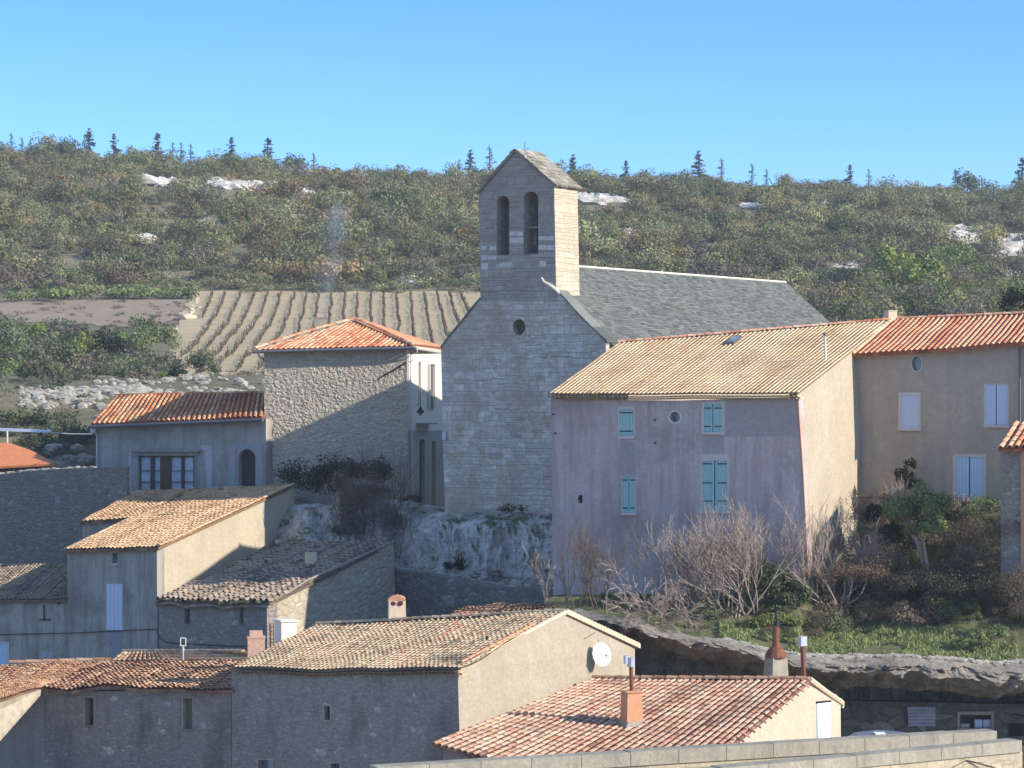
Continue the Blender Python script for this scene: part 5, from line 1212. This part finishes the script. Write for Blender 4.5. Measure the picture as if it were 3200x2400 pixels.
# hedge and thicket in the shade
b = P(1060,1540,133.4)
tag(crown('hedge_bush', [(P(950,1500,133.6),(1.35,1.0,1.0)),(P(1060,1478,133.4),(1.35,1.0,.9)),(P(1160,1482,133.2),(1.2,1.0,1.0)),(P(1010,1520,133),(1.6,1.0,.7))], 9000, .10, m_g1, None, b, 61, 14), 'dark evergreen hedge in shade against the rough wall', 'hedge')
mb = MB(); g = random.Random(14)
for k in range(46):
    p = crag(g.uniform(1060,1250), g.uniform(.2,.6)); branch(mb, p, Vector((g.uniform(-.4,.4),-.2,1)), g.uniform(.8,1.5), .02, 3, g, 3, .12, .2, 3, .5, .006)
th = mb.make('bare_thicket', m_twigd, None, P(1150,1680,125)); tag(th, 'grey brown leafless thicket between the dark wall and the white rock', 'shrub')
V = quads(np.concatenate([crown_pts(tuple(P(x,y,Y)), (r,.8,h), 2600, np.random.default_rng(int(x)), 8) for x,y,Y,r,h in ((1100,1590,128,1.1,1.1),(1200,1640,126,1.1,1.0),(1150,1540,129.5,1.2,.6),(1080,1660,125.5,.9,.7))]), .07, np.random.default_rng(3))
npmesh('twigs', V, 4, m_g4, th)
mb = MB(); g = random.Random(15); yb = crag(1440,.30); vs = []
for k in range(60):
    a = g.uniform(0,6.28); el = g.uniform(.1,1.4); L = g.uniform(.5,1.05); d = Vector((math.cos(a)*math.cos(el), math.sin(a)*math.cos(el), math.sin(el))); s_ = d.cross(Vector((0,0,1))).normalized()*.03
    m_ = yb+d*L*.5+Vector((0,0,.05)); e_ = yb+d*L-Vector((0,0,.15*math.cos(el)*L)); mb.add([yb-s_, yb+s_, m_+s_*1.3, m_-s_*1.3, e_], [(0,1,2,3),(3,2,4)])
tag(mb.make('yucca_plant', m_g1, None, yb), 'spiky dark yucca growing on the white rock', 'plant')
for k,(px,v,r,l) in enumerate([(1410,.27,.5,'low dark plant left of the yucca'),(1530,.26,.9,'dull brown clump right of the yucca'),(1620,.86,.9,'dark weeds at the church foot near the mauve house'),(1560,.93,.7,'dark weeds on the ledge under the church front'),(1690,.8,.7,'weeds between the rock and the mauve house'),(1290,.98,.6,'dry weeds at the lower left corner of the church')]):
    p = crag(px, v); tag(crown('weed_clump', [((p.x,p.y,p.z+.1),(r,.5,.32))], 500, .08, m_g1 if k != 1 else m_g5, None, p, 70+k), l, 'weeds')

# ================================================================== TERRACE AND CLIFF AT RIGHT
EX = [1700,1850,2000,2130,2275,2390,2500,2650,2800,2990,3130,3250,3600]
EYp = [1900,1915,1945,1985,2002,2034,2050,2056,2052,2064,2079,2068,2060]
def ter(px, v, up=0):     # v 0 at the cliff edge, 1 at the house walls
    ye = interp(px, EX, EYp); Ye = interp(px, [1700,2000,2400,3600], [104,101.5,100,99])
    yb = interp(px, [1700,2500,2620,2760,2980,3100,3600], [1860,1850,1720,1640,1596,1600,1610]); Yb = interp(px, [1700,2495,2600,2700,3600], [112.4,106.2,111.0,112.6,105.5])
    k = interp(v, [0,.35,.55,1], [0,.22,.45,1]) if px > 2500 else interp(v,[0,.5,1],[0,.5,1])
    Y = lerp(Ye, Yb, v); e = min(1, v*8)*min(1,(1-v)*8)
    return P(px, lerp(ye, yb, k), Y)+Vector((0,0,up+e*(.13*noise.noise(Vector((px*.01, v*5, 1)))+.10*noise.noise(Vector((px*.05, v*14, 2))))))
t = NT('grassy_ground'); c = t.mix(t.ramp(t.noise(.6, det=8, ro=.7), [(.42,0),(.6,1)]), (.14,.16,.065), (.18,.165,.09)); c = t.mix(t.ramp(t.noise(2.4, det=9, ro=.8), [(.45,0),(.62,.8)]), c, (.12,.115,.07)); c = t.mix(t.ramp(t.noise(7, det=6, ro=.8), [(.55,0),(.66,.6)]), c, (.30,.28,.16)); m_grass = t.done(c, t.bump(t.noise(12, det=9, ro=.8), 1, .12))
sheet('grassy_terrace', [1700+8*i for i in range(240)], [i/60 for i in range(61)], m_grass, fn=ter)
def cliff(px, v, up=0):
    e = ter(px, 0); th_ = interp(px, [1700,2000,2300,2450,2650,3050,3600], [.18,.20,.22,.22,.44,.56,.56])
    zz = interp(v, [0,.25,.4,.55,.7,1], [0,-.36*th_,-th_,-th_-.75,-th_-1.0,-7.5]); yy = interp(v, [0,.25,.4,.55,.7,1], [0,-.62,-.8,1.4,3.2,3.4])
    n1 = noise.noise(Vector((e.x*.7, v*4, 3)))*.35+.30*noise.noise(Vector((e.x*1.5+v*3, v*2, 8)))+noise.noise(Vector((e.x*2.2, v*9, 5)))*.2+abs(noise.noise(Vector((e.x*1.7+v*4, v*14, 16))))*.5+abs(noise.noise(Vector((e.x*4.5, v*30, 6))))*.22-.15
    k = min(1, v*12)
    return Vector((e.x, e.y+yy+n1*k*1.1, e.z+zz+n1*k*.35*(1 if v < .6 else .3)))
oc = sheet('limestone_cliff', [1700+6*i for i in range(320)], [i/110 for i in range(111)], m_cliff, fn=cliff, smooth=False)
oc.data.materials.append(m_cliffd)
for p in oc.data.polygons:
    if (p.index//319) > 50+6*noise.noise(Vector((p.index%319*.05,0,0))): p.material_index = 1
mb = MB(); g = random.Random(19)
for k in range(420):                                  # grass tufts and stones near the lip
    px = g.uniform(2250,3300); v = g.uniform(.0,.03); p = ter(px, v, .0); s = g.uniform(.04,.17); mb.rock(p, s*1.5, s, s*.6, k, 1)
tag(mb.make('lip_stones', m_rockw, None, ter(2700,0)), 'pale broken stones along the lip of the cliff', 'rubble', None, 'stuff')
g = np.random.default_rng(12); pts = []; 
for k in range(22000):
    px = g.uniform(2250,3180); v = g.uniform(.02,.36)
    if px > 2980 and v > .2: continue
    if px < 2480 and v > .4 and g.random() < .5: continue
    if noise.noise(Vector((px*.008, v*6, 5))) < -.18: continue
    pts.append(ter(px, v, g.uniform(0,.10)))
pa = np.array([tuple(p) for p in pts]); n = len(pa); a = g.random(n)*6.28; w_ = .02+.025*g.random(n); h = .05+.09*g.random(n)
V = np.empty((n,3,3)); V[:,0] = pa+np.stack([np.cos(a)*w_, np.sin(a)*w_, 0*a], 1); V[:,1] = pa-np.stack([np.cos(a)*w_, np.sin(a)*w_, 0*a], 1); V[:,2] = pa+np.stack([g.normal(size=n)*.05, g.normal(size=n)*.05, h], 1)
tag(npmesh('grass', V.reshape(-1,3), 3, leaf_mat('grass_blades',[(.15,.18,.06),(.25,.29,.11),(.34,.36,.17)]), None, ter(2700,.3)), 'fresh green grass on the terrace above the cliff', 'grass', None, 'stuff')

Vs, Cs, Rs = [], [], []; g = random.Random(33)
for k in range(330):
    px = g.uniform(2540, 3420); v = g.uniform(.34, 1.0)
    if px > 2960 and v < .42 and g.random() < .3: continue
    if px < 2640 and v > .9: continue
    p = ter(px, v); c_ = np.array(g.choice([(.15,.115,.085),(.20,.15,.115),(.11,.11,.065),(.14,.17,.07),(.24,.185,.135),(.16,.20,.08),(.09,.10,.055)]))
    add_bush((p.x, p.y, p.z-.06), g.uniform(.28,.62), g.uniform(.8,1.5), c_, g.randrange(8)); 
for k in range(110):
    px = g.uniform(1820, 2480); v = g.uniform(.15, .8); p = ter(px, v); c_ = np.array(g.choice([(.12,.12,.065),(.15,.13,.09),(.10,.115,.05)]))
    add_bush((p.x, p.y, p.z-.05), g.uniform(.15,.35), g.uniform(.7,1.2), c_, g.randrange(8))
V = np.concatenate(Vs); b_ = ter(2900,.6); o = npmesh('bank_undergrowth', V, 4, m_tint, None, b_, np.concatenate(Rs), np.concatenate(Cs))
tag(o, 'dense brown and olive undergrowth covering the bank below the houses', 'scrub', None, 'stuff')

# built-up cave wall below the overhang
wv = Wall(2600,102.0,3420,101.2)
cv = thing('cave_dwelling', wv.at(3000,2400), 'dark stone wall with a small glazed window under the rock overhang', 'wall')
wall(cv, 'wall', wv, [(2630,2190),(2900,2195),(3120,2200),(3420,2205),(3420,2500),(2630,2500)], rubble('dark_cave_rubble', (.13,.12,.10), (.19,.175,.155), (.09,.085,.075), .35, .8, (.3,.29,.27), .95, (.05,.045,.04)), [rect(3000,2234,3098,2276)], th=.5)  # cave wall rubble, darker than the house walls
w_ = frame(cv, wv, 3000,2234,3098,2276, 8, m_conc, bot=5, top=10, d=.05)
for a,b in ((3046,3070),(3073,3099)):
    mb = MB(); mb.wbox(wv, a,2249,b,2276,-.2,-.15); mb.make('pane', m_lav, w_)
mb = MB(); mb.wbox(wv, 3002,2262,3030,2276,-.3,-.2); mb.make('lace_curtain', m_trim, w_)
vent = MB()
for i in range(6): vent.wbox(wv, 2836+i*.5, 2209+i*10.3, 2923, 2209+i*10.3+9.2, .02, .16-.012*i)
tag(vent.make('slatted_panel', simple('weathered_board',(.30,.30,.36),.8,var=.3,sc=3), None, wv.at(2880,2240)), 'pale weathered slatted panel leaning on the dark stone wall', 'panel')
mb = MB(); mb.wbox(wv, 3152,2262,3200,2300,0,.05); mb.make('hatch', m_dark, cv); mb = MB(); mb.tube([wv.at(3160,2232,.05), wv.at(3200,2236,.05)], .02, 4); mb.make('iron_bar', m_iron, cv)

# ------------------------------------------------------------------ shrubs and trees on the terrace
def bare(px, v, n, L, r, seed, mat, label, depth=4, lean=(0,0), spread=.55, kids=3, rmin=.007, wid=.3, up=.14, name='bare_shrub', cat='shrub', group=None, rnd_=1.0):
    g = random.Random(seed); mb = MB(); c = ter(px, v)
    for k in range(n):
        a = g.uniform(0,6.28); d = Vector((math.cos(a)*spread*1.3*g.random()**.5*rnd_+lean[0], math.sin(a)*spread+lean[1], 1))
        branch(mb, c+Vector((g.uniform(-wid,wid), g.uniform(-wid,wid)*.6, -.1)), d, L*g.uniform(.7,1.1), r*g.uniform(.6,1.1), depth, g, kids, up, .2, 3, .55, rmin)
    print(name, len(mb.f)); return tag(mb.make(name, mat, None, c), label, cat, group)
bare(2290,.52,11,1.75,.05,1,m_twig,'large many-stemmed leafless shrub in front of the mauve wall',4,(-.38,-.1),.75,3,.0065,.35,up=.08)
bare(2170,.55,9,1.5,.04,22,m_twig,'leafless shrub spreading left along the foot of the mauve wall',4,(-.45,-.1),.8,3,.008,.5,up=.06)
bare(2360,.62,8,1.7,.045,2,m_twig,'leafless shrub leaning left beside the large one',4,(-.2,0),.75,3,.0065,.4,up=.08)
bare(2240,.70,8,1.3,.03,12,m_twig,'thin fan of pale leafless stems at the left of the large shrub',4,(-.35,0),.6,3,.008,.5)
bare(2600,.52,7,1.5,.06,3,m_twig,'pale bare shrub at the foot of the sunlit cream gable',4,(.1,-.1),.95,3,.0065,.5,up=.06)
bare(2680,.62,6,1.35,.05,4,m_twig,'tangled pale shrub to the right of the cream gable foot',4,(.15,0),.9,3,.0065,.4,up=.06)
bare(2560,.68,6,1.3,.03,14,m_twig,'twiggy pale shrub against the cream gable corner',4,(-.2,0),.8,3,.008,.6)
bare(1705,.35,3,1.0,.035,5,m_twig,'small bare sapling behind the buff roof ridge',3,(0,0),.25,3,.009,.05,name='bare_sapling',group='bare saplings behind the buff roof')
bare(1810,.25,5,1.3,.03,6,m_twigd,'wispy bare sapling cluster right of the buff roof apex',4,(.05,0),.45,3,.007,.5,name='bare_sapling',group='bare saplings behind the buff roof')
bare(1880,.12,5,1.2,.03,16,m_twigd,'wispy bare sapling cluster near the mauve wall foot',4,(.0,0),.45,3,.007,.5,name='bare_sapling',group='bare saplings behind the buff roof')
bare(2010,.04,7,.9,.02,7,m_twig,'straw coloured brambles hanging over the ledge behind the satellite dish',4,(.3,-.5),.6,3,.007,.6,up=-.12,name='bramble')
bare(2110,.10,7,.8,.02,8,m_twig,'straw coloured brambles on the ledge below the large bare shrub',4,(-.2,-.3),.7,3,.007,.7,up=-.05,name='bramble')
c = ter(2400,.70); g3 = crown('green_shrub', [((c.x-.1,c.y,c.z+.9),(1.25,.9,1.15)),((c.x+.9,c.y,c.z+.6),(.9,.8,.8)),((c.x+.25,c.y-.2,c.z+.1),(.8,.6,.5))], 9000, .09, leaf_mat('dark_mixed_leaves',[(.03,.045,.018),(.07,.095,.04),(.12,.15,.07)]), None, c, 81, 14)
tag(g3, 'dark green leafy shrub between the two bare shrubs', 'shrub')
c = ter(2430,.38); tag(crown('grass_tuft', [((c.x,c.y,c.z+.25),(1.1,.6,.5)),((c.x-.9,c.y,c.z+.15),(.6,.5,.35))], 4200, .08, leaf_mat('yellow_grass',[(.09,.11,.03),(.17,.19,.06),(.26,.26,.10)]), None, c, 82), 'tall yellow green grass tufts behind the rusty chimney cone', 'grass')
# leaning leafy tree
tl = thing('leaning_tree', ter(2905,.62), 'small bright green tree with pale leaning trunk by the ochre house', 'tree'); b = ter(2905,.62); g = random.Random(4); mb = MB()
T1 = P(2835,1640,b.y+.3); mb.tube([b-Vector((0,0,.1)), P(2870,1700,b.y), T1, P(2820,1590,b.y+.3)], [.11,.10,.08,.03], 6); mb.tube([b, P(2885,1690,b.y-.2), P(2850,1625,b.y-.2)], [.08,.07,.03], 5)
for k in range(9): branch(mb, T1, Vector((g.uniform(-1,.8), g.uniform(-.6,.6), 1)), .8, .04, 3, g, 3)
mb.make('trunk', m_twig, tl)
cc = P(2865,1590,b.y-.3); crown('crown', [(tuple(cc),(1.2,.9,.95)),(tuple(P(2915,1570,b.y-.3)),(.75,.6,.6)),(tuple(P(2810,1590,b.y-.2)),(.7,.6,.6)),(tuple(P(2890,1650,b.y-.4)),(.9,.6,.5))], 10500, .085, m_g2, tl, None, 83, 14)
b = P(2830,1600,111.0); dt = thing('slim_evergreen', b, 'narrow dark green tree rising behind the leaning bright green one', 'tree'); mb = MB(); mb.tube([b, P(2830,1470,111)], [.07,.03], 5); mb.make('trunk', m_bark, dt)
crown('crown', [(tuple(P(2825,1500,111)),(.5,.4,.55)),(tuple(P(2845,1460,111)),(.3,.3,.4)),(tuple(P(2865,1520,111)),(.4,.4,.4))], 1300, .09, m_g1, dt, None, 84, 12)
b = P(2750,1640,108.0); tag(crown('evergreen_bush', [(tuple(P(2760,1610,108)),(.8,.7,.9)),(tuple(P(2790,1680,107.5)),(.8,.7,.6))], 3600, .09, m_g1, None, b, 85, 12), 'dark evergreen bush left of the leaning tree', 'bush')
b = P(3050,1680,106)
bb_ = crown('brown_brush', [(tuple(P(3010,1680,106.5)),(1.1,.8,.9)),(tuple(P(3110,1660,105.5)),(1.2,.8,1.0)),(tuple(P(3210,1680,104.5)),(1.2,.8,1.1)),(tuple(P(3060,1740,105)),(1.2,.8,.7))], 15000, .055, m_g5, None, b, 86, 14)
tag(bb_, 'wide mass of reddish brown leafless brush below the pale blue door', 'shrub')
b = P(2700,1560,110); tag(crown('brown_brush', [(tuple(P(2720,1560,109.5)),(1.0,.7,.55)),(tuple(P(2680,1620,108.5)),(.7,.7,.7))], 3800, .05, m_g5, None, b, 87, 12), 'grey brown leafless brush at the junction of cream gable and ochre house', 'shrub')
b = P(3000,1880,103.5); tag(crown('dark_brush', [(tuple(P(2860,1830,104.5)),(1.4,.8,.6)),(tuple(P(3000,1850,103.8)),(1.4,.8,.7)),(tuple(P(3130,1850,103)),(1.2,.8,.8)),(tuple(P(2960,1790,105)),(1.5,.8,.6))], 16000, .06, leaf_mat('dull_brush_leaves',[(.03,.03,.02),(.07,.065,.045),(.12,.11,.075)]), None, b, 88, 14), 'dull dark brush covering the bank right of centre', 'shrub')
b = P(2620,1790,105.8); tag(crown('brown_brush', [(tuple(P(2560,1800,105.5)),(1.1,.7,.5)),(tuple(P(2680,1790,105.5)),(1.2,.7,.7)),(tuple(P(2760,1760,106)),(1.0,.7,.7)),(tuple(P(2640,1700,107.5)),(.9,.6,.7))], 11000, .05, m_g5, None, b, 94, 14), 'reddish brown twiggy brush below the cream gable, right of the bare shrub', 'shrub')
b = P(2180,1840,106); tag(crown('brown_brush', [(tuple(P(2150,1850,107)),(1.1,.7,.8)),(tuple(P(2230,1760,108)),(1.3,.7,.9)),(tuple(P(2330,1700,108.5)),(1.2,.6,.8))], 9000, .055, m_g5, None, b, 95, 14), 'haze of fine reddish twigs around the large bare shrub', 'shrub')
b = P(3190,1880,101.5); tag(crown('brown_brush', [(tuple(P(3190,1850,101.5)),(.9,.6,1.0)),(tuple(P(3220,1920,101.5)),(.9,.6,.8))], 6000, .05, m_g5, None, b, 89, 12), 'pale brown twiggy brush at the right frame edge', 'shrub')
b = P(3080,2020,100.4); tag(crown('green_shrub', [(tuple(P(3060,1995,100.4)),(.5,.5,.42)),(tuple(P(3120,1980,100.6)),(.45,.5,.36)),(tuple(P(3000,2010,100.4)),(.35,.4,.3))], 2600, .07, m_g2, None, b, 90, 12), 'bright green shrub on the cliff lip near the right edge', 'shrub')
b = P(2830,1960,101.8); tag(crown('straw_shrub', [(tuple(P(2870,1950,101.8)),(.35,.3,.3))], 500, .06, m_g5, None, b, 91, 8), 'small straw coloured dry shrub on the grass', 'shrub')
b = P(2270,1830,106); tag(crown('dark_brush', [(tuple(P(1950,1900,108)),(1.3,.7,.4)),(tuple(P(2150,1930,104)),(1.5,.7,.4)),(tuple(P(2230,1905,104.5)),(1.1,.6,.4))], 5200, .06, m_g3, None, b, 92, 12), 'low dull green undergrowth beneath the large bare shrub', 'shrub')
ws_ = wb.at(1813,1560,.05); tag(crown('wall_plant', [((ws_.x,ws_.y,ws_.z),(.07,.08,.16))], 160, .05, m_g1, None, ws_, 93, 5), 'small plant sprouting from a hole in the mauve wall', 'plant')

# ================================================================== SMOKE
sb = P(1003,985,142)
mb = MB(); prof = [(.25,0),(.45,.8),(.7,1.9),(.85,3.2),(.95,4.4),(.7,5.4),(.15,6.0)]
vs = []; n = 14
for i,(r,z) in enumerate(prof):
    cx = sb.x+.15*z*.9*1.2-.0; 
    for k in range(n):
        a = 2*math.pi*k/n; q = 1+.18*noise.noise(Vector((math.cos(a)*1.5, math.sin(a)*1.5, z))); vs.append(Vector((cx+r*q*math.cos(a), sb.y+r*q*math.sin(a), sb.z+z)))
mb.add(vs, [(i*n+k, i*n+(k+1)%n, (i+1)*n+(k+1)%n, (i+1)*n+k) for i in range(len(prof)-1) for k in range(n)]+[tuple(range(n)), tuple((len(prof)-1)*n+k for k in range(n))])
t = NT('smoke_volume'); t.t.nodes.remove(t.b); v = t.n('ShaderNodeVolumePrincipled'); v.inputs['Color'].default_value = (.55,.62,.80,1)
d = t.math('MULTIPLY', t.ramp(t.noise(.9, t.map(t.obj, (1,1,.5)), 4, .6), [(.42,0),(.7,1)]), .38); t.L(d, v.inputs['Density']); t.t.links.new(v.outputs[0], t.t.nodes['Material Output'].inputs['Volume'])
sm = mb.make('smoke', t.mat, None, sb); tag(sm, 'thin bluish smoke drifting up from the chimney behind the hip roof', 'smoke', None, 'stuff')

# ================================================================== HAZE
if HAZE:
    mb = MB(); mb.add([Vector((x,y,z)) for z in (-40,62) for x,y in ((-4200,-700),(4200,-700),(4200,2700),(-4200,2700))], [(3,2,1,0),(4,5,6,7),(0,1,5,4),(1,2,6,5),(2,3,7,6),(3,0,4,7)])
    t = NT('haze_air'); t.t.nodes.remove(t.b); v = t.n('ShaderNodeVolumePrincipled'); v.inputs['Color'].default_value = (.82,.90,1.0,1); v.inputs['Density'].default_value = HAZE; v.inputs['Anisotropy'].default_value = .2
    t.t.links.new(v.outputs[0], t.t.nodes['Material Output'].inputs['Volume']); hz = mb.make('haze', t.mat); hz['kind'] = 'stuff'

# ================================================================== LIGHT, SKY, CAMERA
EL, AZ = rad(26), rad(-25)
sd = Vector((math.cos(EL)*math.cos(AZ), math.cos(EL)*math.sin(AZ), math.sin(EL)))
sl = bpy.data.lights.new('sun', 'SUN'); sl.energy = SUN_E; sl.angle = rad(.53); sl.color = (1.0,.91,.77)
so = bpy.data.objects.new('sun', sl); COL.objects.link(so); so.rotation_euler = sd.to_track_quat('Z','Y').to_euler()
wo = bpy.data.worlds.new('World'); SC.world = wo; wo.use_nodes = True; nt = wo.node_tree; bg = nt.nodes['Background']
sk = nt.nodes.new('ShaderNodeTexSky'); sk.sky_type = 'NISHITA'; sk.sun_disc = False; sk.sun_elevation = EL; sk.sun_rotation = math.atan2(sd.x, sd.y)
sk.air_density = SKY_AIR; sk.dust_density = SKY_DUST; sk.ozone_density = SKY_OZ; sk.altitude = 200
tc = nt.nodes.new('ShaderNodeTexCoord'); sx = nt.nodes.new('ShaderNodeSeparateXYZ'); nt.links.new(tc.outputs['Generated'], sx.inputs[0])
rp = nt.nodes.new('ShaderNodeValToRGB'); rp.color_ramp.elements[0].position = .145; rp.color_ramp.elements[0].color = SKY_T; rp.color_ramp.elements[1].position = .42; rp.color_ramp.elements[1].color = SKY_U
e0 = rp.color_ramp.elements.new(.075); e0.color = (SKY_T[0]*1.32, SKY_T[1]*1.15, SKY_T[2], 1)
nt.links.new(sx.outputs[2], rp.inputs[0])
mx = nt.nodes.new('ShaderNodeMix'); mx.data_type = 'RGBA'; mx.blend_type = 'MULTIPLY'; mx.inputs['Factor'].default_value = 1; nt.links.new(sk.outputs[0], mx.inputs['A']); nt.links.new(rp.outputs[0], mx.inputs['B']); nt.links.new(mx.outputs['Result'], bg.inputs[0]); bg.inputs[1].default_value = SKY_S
cam = bpy.data.cameras.new('camera'); co = bpy.data.objects.new('camera', cam); COL.objects.link(co); SC.camera = co
cam.sensor_width = 36; cam.lens = 95; cam.clip_start = .5; cam.clip_end = 20000; co.rotation_euler = (rad(90),0,0)
SC.render.resolution_x, SC.render.resolution_y = 1024, 768
SC.view_settings.view_transform = 'Standard'; SC.view_settings.look = 'None'; SC.view_settings.gamma = 1; SC.view_settings.exposure = EXPO
SC.cycles.volume_step_rate = 1.0; SC.cycles.max_bounces = 6; SC.cycles.diffuse_bounces = 3; SC.cycles.transparent_max_bounces = 8
